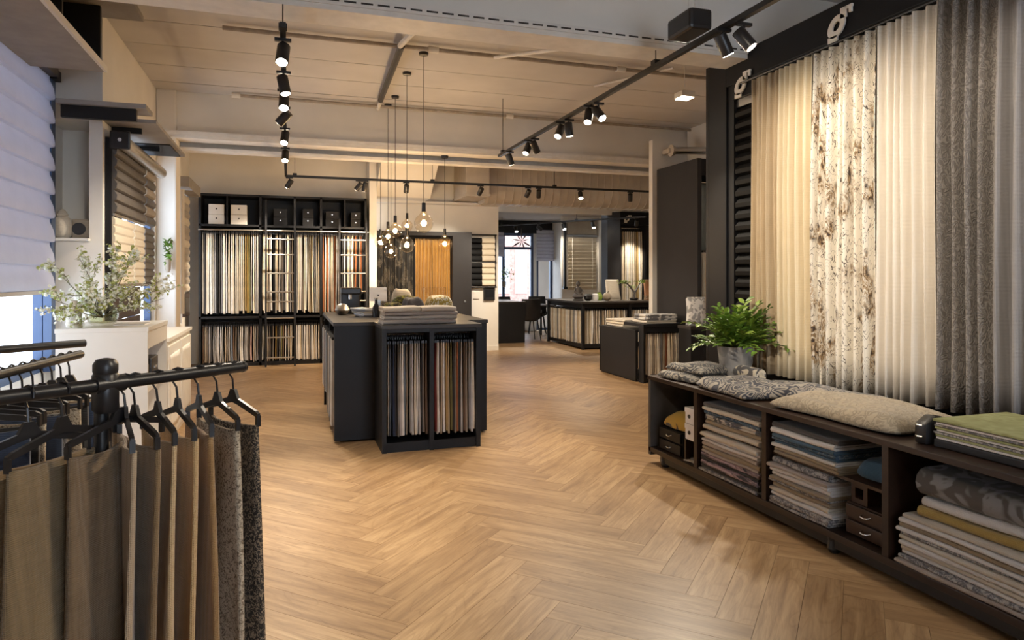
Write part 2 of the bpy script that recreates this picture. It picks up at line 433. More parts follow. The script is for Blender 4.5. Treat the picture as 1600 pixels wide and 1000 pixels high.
# pier with a niche facing the shop entrance
m_ = MB(); PX0, PX1, PY0, PY1 = -2.0, XL, 6.62, 7.35
m_.box(PX0, PY0, 0, PX1, PY1, 1.72).box(PX0, PY0, 2.72, PX1, PY1, 3.7).box(-1.60, PY0, 1.72, PX1, PY1, 2.72).box(PX0, PY0 + .5, 1.72, -1.60, PY1, 2.72).box(PX0, PY0, 1.72, -1.93, PY0 + .5, 2.72)
struct(m_.build('wall_left_pier', 'wall'))
# wall with second and third window
m_ = MB()
m_.box(-1.62, 7.35, 0, XL, 9.02, .82).box(-1.62, 7.35, 2.70, XL, 9.02, 3.7)
m_.box(-1.62, 9.02, 0, XL, 9.9, 3.7).box(-1.62, 9.9, 0, XL, 11.2, .7).box(-1.62, 9.9, 2.5, XL, 11.2, 3.7).box(-1.62, 11.2, 0, XL, 12.1, 3.7)
struct(m_.build('wall_left_rear', 'wall'))
struct(MB().box(XL, 9.1, 0, -1.28, 9.45, ZC).build('trim_3', 'wall', bevel=.02))
# back wall left of the passage
struct(MB().box(-1.62, 11.98, 0, 1.40, 12.1, 3.7).box(1.28, 11.5, 0, 1.40, 11.98, 3.7).build('wall_back_shelving', 'wall'))
bm_ = struct(MB().box(1.40, 12.45, 0, 3.80, 12.62, 3.7).build('wall_back_middle', 'wall'))
struct(MB().box(2.9, 12.43, 0, 3.80, 12.45, .09).build('baseboard_back', 'white'))
# sloping boxed soffit and dropped duct box above the middle wall
struct(MB().prism([(10.5, 3.64), (12.44, 3.64), (12.44, 2.76), (11.75, 2.76)], 'x', 1.41, 2.35).build('trim_4', 'wall'))
struct(MB().box(1.40, 12.25, 2.72, 3.78, 12.44, 2.76).build('trim_5', 'wall'))
# header above the passage and right side
struct(MB().box(3.80, 13.3, 2.72, 8.5, 13.42, 3.7).build('wall_back_header', 'wall'))
struct(MB().box(XR, -3.5, 0, XR + .12, 9.0, 3.7).build('wall_right', 'wall'))
struct(MB().box(XR, 9.0, 0, 8.5, 9.12, 3.7).build('wall_right_return', 'wall'))
struct(MB().box(8.4, 9.12, 0, 8.5, 18, 3.7).build('wall_right_back_room', 'wall'))
struct(MB().box(5.02, 8.80, 0, 5.60, 8.90, 3.38).build('trim_6', 'white'))
# unseen rear wall behind the camera, opening left for an added daylight window
m_ = MB().box(-2.0, -3.6, 0, XR + .12, -3.48, .35).box(-2.0, -3.6, 3.2, XR + .12, -3.48, 3.7)
m_.box(-2.0, -3.6, .35, .85, -3.48, 3.2).box(3.4, -3.6, .35, XR + .12, -3.48, 3.2)
struct(m_.build('wall_front', 'wall'))

def window(name, axis, a0, a1, z0, z1, c, fw, mat, mull=(), trans=()):
    """frame bars round a real pane; axis 'y' runs along Y at x=c, axis 'x' runs along X at y=c"""
    def bx(mb, p0, p1, q0, q1, t):
        return mb.box(c - t, p0, q0, c + t, p1, q1) if axis == 'y' else mb.box(p0, c - t, q0, p1, c + t, q1)
    t = .035; f = MB()
    bx(f, a0, a0 + fw, z0, z1, t); bx(f, a1 - fw, a1, z0, z1, t); bx(f, a0 + fw, a1 - fw, z0, z0 + fw, t); bx(f, a0 + fw, a1 - fw, z1 - fw, z1, t)
    w_ = struct(f.build(name, mat))
    for mu_ in mull: bx(MB(), mu_ - fw / 2, mu_ + fw / 2, z0 + fw, z1 - fw, t * .9).build('mullion', mat, w_)
    for tr in trans: bx(MB(), a0 + fw, a1 - fw, tr - fw / 2, tr + fw / 2, t * .8).build('transom', mat, w_)
    bx(MB(), a0 + fw * .5, a1 - fw * .5, z0 + fw * .5, z1 - fw * .5, .004).build('pane', 'glass', w_)
    return w_
window('window_1', 'y', 4.3, 6.62, .62, 3.12, -1.95, .09, 'winblue', (5.2,))
window('window_2', 'y', 7.35, 9.02, .82, 2.70, -1.57, .07, 'winblue', (8.1,))
window('window_3', 'y', 9.9, 11.2, .7, 2.5, -1.57, .07, 'winblue')
window('window_added', 'x', .85, 3.4, .35, 3.2, -3.54, .08, 'winblue')  # added out of view to let daylight in from behind
# back room glazing
m_ = MB()
m_.box(3.6, 16.5, 2.50, 6.85, 16.62, 2.95)
struct(m_.build('trim_7', 'black'))
window('window_4', 'x', 4.7, 5.98, .35, 2.50, 16.55, .07, 'winblue', (5.18,), (2.12,))
struct(MB().box(5.98, 16.5, 0, 6.06, 16.62, 2.5).box(4.7, 16.5, 0, 5.98, 16.62, .35).box(3.6, 16.5, 0, 4.7, 16.62, 2.5).build('wall_back_room', 'wall'))
window('door_1', 'x', 6.06, 6.50, .02, 2.5, 16.56, .06, 'winblue')
struct(MB().box(6.50, 15.05, 0, 6.62, 16.62, 2.95).build('wall_back_reveal', 'wall'))
struct(MB().box(6.15, 15.0, 0, 7.4, 15.1, 2.95).build('wall_back_blind', 'wall'))
struct(MB().box(7.05, 14.88, 0, 7.3, 15.0, 2.82).build('trim_8', 'white'))
struct(MB().box(3.68, 12.62, 0, 3.80, 16.5, 2.95).build('wall_back_room_left', 'wall'))
struct(MB().box(6.6, 17.9, 0, 8.5, 18.0, 2.95).box(7.4, 15.0, 0, 8.5, 15.1, 2.95).build('wall_back_far', 'wall'))

# street outside the back window
st = struct(MB().box(-4, 16.7, -.3, 20, 34, -.2).build('street', 'asphalt'))
def facade(x0, x1, y, h, mat, label, rows, cols, z0=.9):
    t = thing('street_building', label, 'building', (x0, y, -.2))
    W = x1 - x0
    MB().box(0, 0, 0, W, 3, h).build('facade_wall', mat, t)
    for r in range(rows):
        for c in range(cols):
            cx = (c + .5) * W / cols; cz = z0 + r * 2.6
            wf = MB().box(cx - .26, -.05, cz, cx + .26, .0, cz + 1.8).build('window_frame', 'stone', t)
            MB().box(cx - .18, -.06, cz + .08, cx + .18, -.05, cz + 1.72).build('pane', 'glass', wf)
facade(4.2, 9.6, 27, 6.2, 'brick_red', 'red brick house across the street seen through back window', 2, 7)
facade(9.9, 17, 28, 8, 'stone', 'pale stone house across the street behind glass door', 3, 4)

# pipes under the ceiling
def pipe(pts, r, mat, label, joints=()):
    t = thing('ceiling_pipe', label, 'pipe', pts[0]); o = Vector(pts[0])
    MB().tube([Vector(p) - o for p in pts], r, 8).build('tube', mat, t, smooth=True)
    a, b = Vector(pts[0]) - o, Vector(pts[-1]) - o
    for k in joints:
        c = a.lerp(b, k); d = (b - a).normalized()
        MB().cyl(c - d * .05, c + d * .05, r * 1.5, n=10).build('coupling', 'steel_white', t, smooth=True)
    return t
pipe([(-.55, 6.55, 3.60), (5.75, 6.55, 3.60)], .021, 'pipe_brown', 'thin brown conduit crossing the ceiling boards between the beams', (.3, .62))
pipe([(-.6, 8.95, 3.60), (5.75, 8.95, 3.60)], .02, 'pipe_brown', 'thin conduit tight in the corner against the back beam', (.0, .55))
t = pipe([(.84, 4.62, 3.10), (.98, 6.3, 3.52)], .026, 'steel_white', 'short whitewashed pipe rising from front beam to the conduit')
t = thing('ceiling_rail', 'short black rail on the ceiling beside the pendant cords', 'rail', (1.0, 6.55, 3.5))
MB().tube([(0, -.2, .04), (.10, 2.1, .10)], .034, 8).build('rail_body', 'blackm', t)
MB().tube([(.10, 2.1, .10), (.125, 2.55, .10)], .024, 8).build('end_sleeve', 'steel_white', t)
pipe([(2.1, 4.6, 3.10), (1.95, 6.5, 3.57)], .018, 'steel_white', 'slim white pipe slanting from front beam above ceiling centre')
pipe([(3.4, 7.3, 3.62), (3.9, 6.4, 3.62)], .012, 'steel_white', 'little white wire conduit near the square hanging lamp')
# stub duct on the white pillar
t = thing('wall_duct', 'grey round duct stub running from white pillar to right wall', 'duct', (5.2, 8.6, 3.2))
MB().cyl((.02, .0, 0), (.58, .0, .03), .055, n=16).build('duct_tube', 'alu', t, smooth=True)
MB().cyl((.0, 0, 0), (.05, .0, 0), .085, .07, n=16).build('duct_flange', 'duct', t, smooth=True)
MB().box(-.03, .0, -.03, .03, .18, .03).build('duct_bracket', 'duct', t)
# ribbed air duct along the back
t = thing('air_duct', 'wide ribbed air duct hanging along the back behind the beam', 'duct', (3.35, 12.1, 2.72))
prof = [(-.42, .62), (-.42, .22), (-.36, .08), (-.24, .0), (.1, 0), (.24, .08), (.3, .22), (.3, .62)]
MB().prism(prof, 'x', 0, 4.6).build('duct_shell', 'duct', t, smooth=True)
rb = [(p * 1.03, (z - .3) * 1.04 + .3) for p, z in prof]
for k in range(30): MB().prism(rb, 'x', .05 + k * .15, .065 + k * .15).build('rib', 'duct', t)
t = thing('duct_drop', 'square sheet metal duct box hanging left of ribbed duct', 'duct', (2.9, 11.4, 2.78))
MB().box(-.0, 0, 0, .42, .9, .86).build('duct_box', 'duct', t, bevel=.01)
MB().box(-.015, -.015, .02, .435, .915, .05).build('duct_collar', 'duct', t)

# ---------------------------------------------------------------- track lighting
def track(name_label, p0, p1, hangers=()):
    t = thing('lighting_track', name_label, 'track', p0); o = Vector(p0); d = Vector(p1) - o
    a = math.atan2(d.y, d.x); ln = math.hypot(d.x, d.y)
    MB().obox((d.x / 2, d.y / 2, 0), (ln, .036, .034), rotz(a)).build('rail', 'blackm', t)
    for k, top in hangers:
        c = d * k; MB().tube([(c.x, c.y, .016), (c.x, c.y, top - o.z)], .004, 6).build('hanger_rod', 'blackm', t)
        MB().obox((c.x, c.y, .03), (.06, .05, .03), rotz(a)).build('hanger_clip', 'blackm', t)
    return t
TZ = 2.9
track('black lighting track running down the left aisle towards the shelving', (-.03, 4.3, TZ), (-.03, 10.74, TZ), ((.02, ZB), (.4, ZC), (.75, ZB)))
track('long black lighting track crossing the shop before the back shelves', (-.03, 10.76, TZ), (6.3, 10.76, TZ), ((.02, ZC), (.35, ZC), (.68, ZC)))
track('black lighting track above the right aisle in front of curtains', (2.58, .2, TZ + .05), (2.58, 8.42, TZ + .05), ((.05, ZC), (.52, ZB), (.98, ZC)))
t = thing('track_feed', 'black power feed box mounted on the right lighting track', 'feed box', (2.50, 3.86, TZ + .06))
MB().box(-.11, -.14, 0, .05, .14, .13).build('feed_housing', 'blackp', t, bevel=.02)
MB().tube([(-.03, 0, .13), (-.03, 0, ZC - TZ - .06)], .006, 6).build('feed_cable', 'steel_white', t)

HEAD = MB().cyl((0, 0, .06), (0, 0, -.075), .040, n=18).mesh('spot_body', 'blackp', bevel=.004, smooth=True)
LENS = MB().cyl((0, 0, -.0705), (0, 0, -.0765), .033, n=18).mesh('lens', 'lens')
LENSD = MB().cyl((0, 0, -.0705), (0, 0, -.0765), .033, n=18).mesh('lens', 'lens_dim')
ADP = MB().box(-.05, -.015, -.035, .05, .015, -.017).tube([(0, 0, -.03), (0, 0, -.062)], .009, 8).mesh('adapter', 'blackp')
def spot(label, x, y, z, aim, power=1.0, bright=True, cone=62, group='black track spots', light=True, color=WARM):
    t = thing('track_spot', label, 'spotlight', (x, y, z), 0, group)
    put('adapter', ADP, t)
    d = (Vector(aim) - Vector((x, y, z - .11))).normalized()
    q = Vector((0, 0, -1)).rotation_difference(d)
    h = put('spot_body', HEAD, t, (0, 0, -.11)); h.rotation_mode = 'QUATERNION'; h.rotation_quaternion = q
    l = put('lens', LENS if bright else LENSD, h)
    if light:
        ld = bpy.data.lights.new('spot_light', 'SPOT'); ld.energy = SPOT_W * power; ld.color = color
        ld.spot_size = math.radians(cone); ld.spot_blend = .7; ld.shadow_soft_size = .035
        lo = bpy.data.objects.new('spot_light', ld); col.objects.link(lo); lo.parent = t
        lo.location = Vector((0, 0, -.11)) + d * .09; lo.rotation_mode = 'QUATERNION'; lo.rotation_quaternion = q
    return t
def P(*a): return a
LT = 'black spot on left aisle track, '
for lab, yy, aim, br, pw in (
    ('nearest one glaring towards viewer', 4.50, (-.3, 3.2, .3), True, 1.0),
    ('second, hanging dark and upright', 5.22, (.5, 4.6, 0), False, .8),
    ('third, glaring brightly', 5.72, (-.1, 4.3, .4), True, 1.0),
    ('fourth, turned to the roller blinds', 6.30, (-1.4, 7.2, 1.4), False, .9),
    ('fifth, with starry glare', 7.20, (-.4, 5.6, .0), True, 1.0),
    ('sixth, bright near the end', 8.30, (-.2, 6.6, 0), True, 1.0)):
    spot(LT + lab, -.03, yy, TZ, aim, pw, br)
RT = 'black spot on right aisle track, '
for lab, x, yy, aim, br, pw, *cn in (
    ('single one at the far end', 2.58, 7.98, (3.6, 8.4, .4), False, .8),
    ('left of the pair next to far end', 2.56, 7.26, (1.5, 6.5, .8), False, 1.0),
    ('right of the pair next to far end', 2.60, 7.14, (4.3, 8.4, .5), False, 1.0),
    ('left of the middle pair', 2.56, 6.30, (1.2, 5.2, .4), False, 1.0),
    ('right of the middle pair', 2.60, 6.17, (3.0, 6.2, .0), False, .9),
    ('left of the pair before the dark frame', 2.56, 5.62, (1.6, 4.4, .0), False, 1.0),
    ('right of the pair before the dark frame', 2.60, 5.50, (3.2, 3.9, .9), True, .7),
    ('left of nearest pair, its lens lit', 2.56, 3.62, (3.3, 3.7, 1.6), True, .12, 120),
    ('right of nearest pair beside frame corner', 2.62, 3.50, (3.3, 2.9, 1.6), False, .12, 120),
    ('added unseen above the viewer for the grey curtains', 2.58, 2.1, (3.35, 2.2, 1.6), False, .05, 120),  # extra spot out of view, added to brighten the grey curtains
    ('added unseen above the viewer for the sample rack', 2.58, 1.2, (-.35, 2.15, .75), False, 1.1, 45)):  # extra spot out of view, added to warm the front rack samples
    spot(RT + lab, x, yy, TZ + .05, aim, pw, br, *(cn or [62]))
BT = 'black spot on long crossing track, '
for lab, x, aim, br, pw in (
    ('leftmost one at the track corner', .02, (-.9, 11.5, 1.3), True, 1.0),
    ('left twin above first ladder', 1.04, (-.2, 11.5, 1.3), False, 1.2),
    ('right twin above first ladder', 1.13, (.9, 11.5, 1.3), False, 1.2),
    ('lit one behind the pendant cords', 1.77, (1.9, 12.3, .9), True, .8),
    ('single one before the square duct', 2.98, (2.6, 12.4, 1.3), False, 1.0),
    ('left twin before the ribbed duct', 3.80, (3.4, 12.4, 1.0), False, .8),
    ('right twin before the ribbed duct', 3.99, (4.5, 12.4, .5), False, .9),
    ('glaring one before the ribbed duct', 4.75, (4.3, 9.0, .3), True, 1.0),
    ('rightmost one beside the white pillar', 5.70, (6.3, 11.9, .6), True, .8)):
    spot(BT + lab, x, 10.76, TZ, aim, pw, br)
# short track with spots added out of view to light curtains and cabinet
track('short black lighting track added unseen above the camera', (.35, -.2, TZ + .05), (.35, 2.1, TZ + .05), ((.1, ZC), (.9, ZC)))
for lab, yy, aim, pw, cn in (('towards the ivory and floral curtains', 1.9, (3.3, 3.15, 1.6), 1.05, 50), ('towards the tan curtains', 1.5, (3.3, 4.0, 1.6), 1.25, 42), ('towards the grey curtains', 1.1, (3.3, 2.4, 1.5), .7, 46), ('towards the white cabinet', .5, (-1.2, 5.4, .9), 1.9, 36)):
    spot('added black spot on unseen short track, turned ' + lab, .35, yy, TZ + .05, aim, pw, False, cn)
# back room track with small spots
track('black lighting track slanting through the back room under low ceiling', (4.6, 15.9, 2.62), (6.95, 12.45, 2.62), ((.1, 2.82), (.6, 2.82)))
for lab, k, br in (('small black spot on back room track, furthest left', .2, True), ('small black spot on back room track, second from left', .36, False), ('small black spot on back room track, middle one', .52, True), ('small black spot on back room track, fourth from left', .7, True), ('small black spot on back room track, nearest end', .95, False)):
    x, y = 4.6 + 2.35 * k, 15.9 - 3.45 * k
    spot(lab, x, y, 2.62, (x + .1, y - 1.2, .5) if br else ((6.6, 14.97, 1.7) if k < .5 else (7.02, 13.2, 1.5)), 1.2 if br else .6, br)
# little square lamp
t = thing('square_pendant', 'small white square lamp hanging from ceiling near dark frame', 'lamp', (4.02, 6.37, 3.29))
MB().box(-.08, -.08, .012, .08, .08, .075).build('lamp_housing', 'white', t, bevel=.008)
MB().box(-.07, -.07, .006, .07, .07, .012).build('lamp_diffuser', 'panel_light', t)
MB().tube([(0, 0, .075), (0, 0, ZC - 3.29)], .003, 6).build('lamp_wire', 'steel_white', t)
ld = bpy.data.lights.new('lamp_light', 'SPOT'); ld.energy = 170; ld.spot_size = math.radians(75); ld.spot_blend = .9; ld.shadow_soft_size = .06; ld.color = WARM
lo = bpy.data.objects.new('lamp_light', ld); col.objects.link(lo); lo.parent = t; lo.location = (0, 0, -.03)
lo.rotation_mode = 'QUATERNION'; lo.rotation_quaternion = Vector((0, 0, -1)).rotation_difference(Vector((1.3, 2.4, 0)) - Vector((4.02, 6.37, 3.29)))

# ---------------------------------------------------------------- pendant bulbs
def pendant(label, x, y, zc, r, top):
    t = thing('pendant_bulb', label, 'pendant lamp', (x, y, zc), 0, 'glowing globe pendants over the counter')
    prof = []
    for i in range(15):
        a = -PI / 2 + .05 + (PI - .55) * i / 14; prof.append((r * math.cos(a), r * math.sin(a)))
    prof += [(r * .33, r * 1.12), (r * .25, r * 1.28)]
    MB().lathe(prof, 24, close=False).build('glass_globe', 'bulb', t, smooth='all')
    MB().cyl((0, 0, r * 1.22), (0, 0, r * 1.22 + .09), .021, .019, 14).build('lamp_socket', 'blackp', t, smooth=True)
    f = MB()
    for k in range(6):
        a = k * PI / 3; b = a + .5
        f.tube([(.009 * math.cos(a), .009 * math.sin(a), .032), (.012 * math.cos(b), .012 * math.sin(b), -.028)], .0028, 5)
    f.build('filament', 'fil', t)
    MB().cyl((0, 0, .03), (0, 0, r * 1.24), .006, .012, 8).build('glass_stem', 'bulb', t)
    MB().tube([(0, 0, r * 1.22 + .08), (0, 0, top - zc)], .0035, 6).build('cord', 'blackp', t)
    MB().cyl((0, 0, top - zc - .03), (0, 0, top - zc), .045, .05, 14).build('ceiling_cap', 'blackp', t, smooth=True)
    ld = bpy.data.lights.new('bulb_light', 'POINT'); ld.energy = 14; ld.color = (1, .72, .42); ld.shadow_soft_size = .03
    lo = bpy.data.objects.new('bulb_light', ld); col.objects.link(lo); lo.parent = t
for a in (('large globe bulb, biggest and highest right of the cluster', 1.296, 6.815, 1.934, .095, ZC),
          ('globe bulb hanging alone at the right of the cluster', 2.063, 9.3, 1.85, .10, ZB),
          ('globe bulb hanging low in the middle of cluster', 1.247, 7.536, 1.746, .083, ZC),
          ('globe bulb half hidden above the low middle globe', 1.751, 10.58, 2.183, .089, ZC),
          ('globe bulb left of the low middle globe, on a thick black socket', 1.269, 8.56, 1.966, .084, ZC),
          ('globe bulb on the leftmost long visible cord', 1.24, 9.0, 1.92, .085, ZC),
          ('lowest globe bulb at the left of the cluster', 1.45, 10.2, 1.77, .10, ZC),
          ('leftmost globe bulb of the cluster', 1.32, 10.4, 1.91, .088, ZC)): pendant(*a)

# ---------------------------------------------------------------- hanging swatches
PAL = {'cream': (.74, .66, .52), 'ivory': (.80, .75, .66), 'beige': (.55, .45, .32), 'sand': (.46, .36, .24), 'taupe': (.28, .23, .18), 'brown': (.15, .09, .055),
       'grey': (.30, .29, .28), 'light grey': (.52, .50, .48), 'charcoal': (.05, .048, .05), 'black': (.018, .017, .018), 'rust': (.36, .13, .05), 'mustard': (.42, .27, .07),
       'blue grey': (.20, .24, .30), 'navy': (.03, .045, .09), 'olive': (.20, .18, .07), 'red': (.25, .035, .03), 'white': (.84, .82, .78), 'gold': (.50, .36, .16), 'pink': (.52, .34, .30)}
def swatch_mesh(th, dep, h, seed, clip=True):
    r = random.Random(seed); a, p, sp = r.uniform(.1, .35) * th, r.uniform(0, 6), r.uniform(.8, 1.5)
    m = MB()
    def prof(t): return th * (.20 + .20 * min(1, t * 3) + .07 * math.sin(t * 5 + p)) * sp * .72
    def sh(t): return a * math.sin(t * 4 + p) * t
    top = -.055 if clip else 0
    m.shell(lambda u, v: (sh(v) - prof(v), -dep * u, top - (h + top) * v + 0), lambda u, v: (sh(v) + prof(v), -dep * u + .01 * math.sin(u * 6 + p), top - (h + top) * v), 2, 5)
    if clip:
        m.mat(1).box(-th * .3, -dep * .98, -.06, th * .3, -.0, -.035)
        m.tube([(0, -dep * .5, -.036), (0, -dep * .5, -.01)], .004, 5)
        m.tube([(0, -dep * .5 + .016 * math.cos(k), .012 - .014 + .016 * math.sin(k)) for k in (-1.6, -.4, .7, 1.8, 2.9, 3.8)], .0028, 4)
    return m
def swatch_row(bay, p0, p1, face, ztop, h, dep, n, colours, group, parts=False, side='left'):
    """n swatches on a rod from p0 to p1 (points), their thin front edges towards `face` (angle)"""
    th = (Vector(p1) - Vector(p0)).length / n
    vs_ = [swatch_mesh(th * .98, dep, h * k, R.randint(0, 9999)).mesh('fabric_swatch', ['tint', 'blackp']) for k in (1, .985, 1.0, .965, .99)]
    if parts:
        fab = [MB() for _ in range(5)]; fm = []
        for k in range(5):
            s = swatch_mesh(th * .98, dep, h * (1, .985, 1, .97, .99)[k], R.randint(0, 9999), True)
            nf = 2 * 2 * 5 + 2 * 2 + 2 * 5
            a = MB(); a.v = s.v; a.f = s.f[:nf]; a.m = s.m[:nf]
            b = MB(); b.v = s.v; b.f = s.f[nf:]; b.m = [0] * len(b.f)
            def clean(q):
                me = q
                return me
            fm.append((strip(a).mesh('fabric', 'tint'), strip(b).mesh('hanger_clip', 'blackp')))
    for i in range(n):
        p = Vector(p0).lerp(Vector(p1), (i + .5 + R.uniform(-.18, .18)) / n); p.z = ztop
        cn = colours[i % len(colours)] if isinstance(colours, list) else R.choice(colours)
        c = PAL[cn]; j = R.uniform(.86, 1.12)
        lab = '%s swatch, %s from %s in %s' % (cn, nth(i + 1), side, bay)
        if parts:
            o = thing('fabric_swatch', lab, 'fabric swatch', p, face + R.uniform(-.02, .02), group)
            a, b = R.choice(fm); f_ = put('fabric', a, o); put('hanger_clip', b, o)
        else:
            o = put('fabric_swatch', R.choice(vs_), None, p, face + R.uniform(-.02, .02)); tag(o, lab, 'fabric swatch', group); f_ = o
        f_.color = (min(1, c[0] * j), min(1, c[1] * j), min(1, c[2] * j), 1)
def strip(mb):
    used = sorted({i for f in mb.f for i in f}); ix = {k: n for n, k in enumerate(used)}
    q = MB(); q.v = [mb.v[k] for k in used]; q.f = [tuple(ix[i] for i in f) for f in mb.f]; q.m = list(mb.m); return q
def cols(s): 
    k = {'c': 'cream', 'i': 'ivory', 'b': 'beige', 's': 'sand', 't': 'taupe', 'w': 'brown', 'g': 'grey', 'l': 'light grey', 'h': 'charcoal', 'k': 'black', 'r': 'rust', 'm': 'mustard', 'u': 'blue grey', 'n': 'navy', 'o': 'olive', 'e': 'red', 'W': 'white', 'd': 'gold', 'p': 'pink'}
    return [k[x] for x in s]

# ---------------------------------------------------------------- back shelving
SY = 11.45
sh = thing('sample_shelving', 'tall black shelving wall full of hanging fabric swatches at the back', 'shelving', (-1.303, SY, 0))
def sx(x): return x + 1.303
t_ = .035
div = [-1.303, -.43, .087, .49, 1.231 - .035]
for x in div: MB().box(sx(x), 0, 0, sx(x) + t_, .48, 2.68).build('upright', 'black', sh)
for x in (-.909, .872): MB().box(sx(x), .02, 2.2, sx(x) + .02, .48, 2.65).build('cubby_divider', 'black', sh)
for z, nm in ((0, 'bottom_board'), (.745, 'middle_board'), (2.175, 'cubby_board'), (2.645, 'top_board')):
    MB().box(0, .0, z, sx(1.231), .48, z + (.06 if z == 0 else .035)).build(nm, 'black', sh)
MB().box(0, .46, 0, sx(1.231), .48, 2.68).build('back_panel', 'black', sh)
for z in (2.135, .69): MB().cyl((.02, .12, z), (sx(1.2), .12, z), .010, n=8).build('hanging_rod', 'blackm', sh, smooth=True)
MB().cyl((.0, -.05, 2.12), (sx(1.26), -.05, 2.12), .012, n=8).build('ladder_rail', 'alu', sh, smooth=True)
for x in (.03, .9, 1.42, 2.5): MB().box(x, -.05, 2.11, x + .02, .0, 2.13).build('rail_bracket', 'blackm', sh)
G = 'swatches hanging in the back shelving'
F0 = 0.0
def bay(nm, x0, x1, ztop, h, n, cs): swatch_row(nm, (x0, SY + .12, 0), (x1, SY + .12, 0), 0, ztop, h, .10, n, cs, G)
bay('the top left shelving bay', -1.26, -.90, 2.12, 1.30, 12, cols('bhciWclkhgiW'))
bay('upper shelving bay below second white box', -.88, -.435, 2.12, 1.30, 15, cols('cWciccWcdmogcgi'))
bay('upper shelving bay behind first ladder', -.39, .08, 2.12, 1.30, 15, cols('cibtWkcbWthWcgb'))
bay('upper shelving bay right of first ladder', .125, .485, 2.12, 1.30, 13, cols('gcltcicsdigcb'))
bay('upper shelving bay left of second ladder', .53, .80, 2.12, 1.30, 9, cols('rcrlbcrgl'))
bay('upper shelving bay behind second ladder', .83, 1.19, 2.12, 1.0, 12, cols('hWkcgiwrhtrk'))
bay('lower left shelving bay', -1.26, -.435, .68, .615, 26, cols('wbtlhgilWgbtluwtgiWgltpbgl'))
bay('lower shelving bay behind first ladder', -.39, .08, .68, .615, 15, cols('Wobtkgmhgowlcbi'))
bay('lower shelving bay right of first ladder', .125, .485, .68, .615, 12, cols('lWbglitgWblc'))
# small dark wedges of hangers under the upper rows are left to the swatches; boxes in the cubbies
def storage_box(label, x, w_, mat, knob, z=2.21, h=.31, dep=.3):
    t = thing('storage_box', label, 'box', (x, SY + .06, z), 0, 'boxes in the top shelving cubbies')
    MB().box(0, 0, 0, w_, dep, h / 2 - .003).build('lower_box', mat, t, bevel=.006)
    MB().box(.002, .002, h / 2, w_ - .002, dep, h).build('upper_box', mat, t, bevel=.006)
    for zz in (h * .3, h * .78): MB().cyl((w_ / 2, -.008, zz), (w_ / 2, .002, zz), .012, n=10).build('knob', knob, t)
storage_box('white two-tier box at far left of top cubbies', -1.17, .23, 'white', 'blackp')
storage_box('white two-tier box second from left in top cubbies', -.85, .24, 'white', 'blackp')
storage_box('black two-tier box in cubby above first ladder', -.22, .21, 'black', 'chrome', h=.27)
storage_box('black two-tier box in cubby right of first ladder', .22, .17, 'black', 'chrome', h=.28)
storage_box('black two-tier box in cubby left of second ladder', .58, .21, 'black', 'chrome', h=.25)
storage_box('black two-tier box in cubby at the far right', .98, .16, 'black', 'chrome', h=.25)
def ladder(label, x0, x1, z0, z1, rungs, lean):
    t = thing('library_ladder', label, 'ladder', (x0, SY - .22, 0))
    W = x1 - x0
    def yy(z): return lean * z / 2.6
    for x in (0, W): MB().obox((x, yy((z0 + z1) / 2), (z0 + z1) / 2), (.028, .04, z1 - z0), Matrix.Rotation(-math.atan(lean / 2.6), 3, 'X')).build('side_rail', 'blackm' if x else 'black', t)
    for z in rungs: MB().cyl((0, yy(z), z), (W, yy(z), z), .011, n=8).build('rung', 'alu', t, smooth=True)
    for x in (0, W): MB().tube([(x, yy(2.1) - .0, 2.14), (x, yy(2.1) + .06, 2.16), (x, yy(2.1) + .08, 2.12)], .008, 6).build('hook', 'blackm', t)
ladder('slim black library ladder leaning left of centre on shelving', -.326, .102, 0, 2.60, (.14, .45, .75, 1.007, 1.158, 1.45, 1.743, 1.985), .15)
ladder('black library ladder at the right end of shelving', .791, 1.215, 0, 2.34, (.14, .45, .75, 1.01, 1.158, 1.45, 1.743, 1.985), .15)

# ---------------------------------------------------------------- central counter island
isl = thing('counter_island', 'black sample counter in the middle of the floor', 'counter', (.37, 5.45, 0))
def ix(x): return x - .37
def iy(y): return y - 5.45
H_ = 1.012
mb = MB().box(ix(.37), iy(5.93), 0.015, ix(.72), iy(5.96), H_ - .03); mb.build('front_panel', 'black', isl)
MB().box(ix(1.52), iy(5.93), .015, ix(1.70), iy(5.96), H_ - .03).build('front_panel', 'black', isl)
MB().box(ix(1.67), iy(5.96), .015, ix(1.70), iy(7.68), H_ - .03).build('side_panel', 'black', isl)
MB().box(ix(.37), iy(7.65), .015, ix(1.67), iy(7.68), H_ - .03).build('rear_panel', 'black', isl)
MB().box(ix(.80), iy(5.96), .015, ix(.83), iy(7.65), H_ - .03).build('inner_panel', 'black', isl)
MB().box(ix(.40), iy(5.96), .015, ix(1.67), iy(7.65), .06).build('base_board', 'black', isl)
MB().box(ix(.36), iy(5.92), H_ - .03, ix(1.71), iy(7.69), H_).build('countertop', 'top', isl, bevel=.003)
MB().box(ix(.70), iy(5.44), H_ - .03, ix(1.52), iy(5.92), H_).build('countertop', 'top', isl, bevel=.003)
for x in (.705, 1.085, 1.475): MB().box(ix(x), iy(5.45), .0, ix(x) + .035, iy(5.93), H_ - .03).build('upright', 'black', isl)
MB().box(ix(.74), iy(5.47), .0, ix(1.475), iy(5.93), .075).build('bottom_board', 'black', isl)
MB().box(ix(.74), iy(5.90), .075, ix(1.475), iy(5.93), H_ - .03).build('back_board', 'black', isl)
MB().box(ix(.74), iy(5.46), H_ - .06, ix(1.475), iy(5.93), H_ - .03).build('top_rail', 'black', isl)
MB().cyl((ix(.74), iy(5.66), .925), (ix(1.475), iy(5.66), .925), .010, n=8).build('hanging_rod', 'chrome', isl, smooth=True)
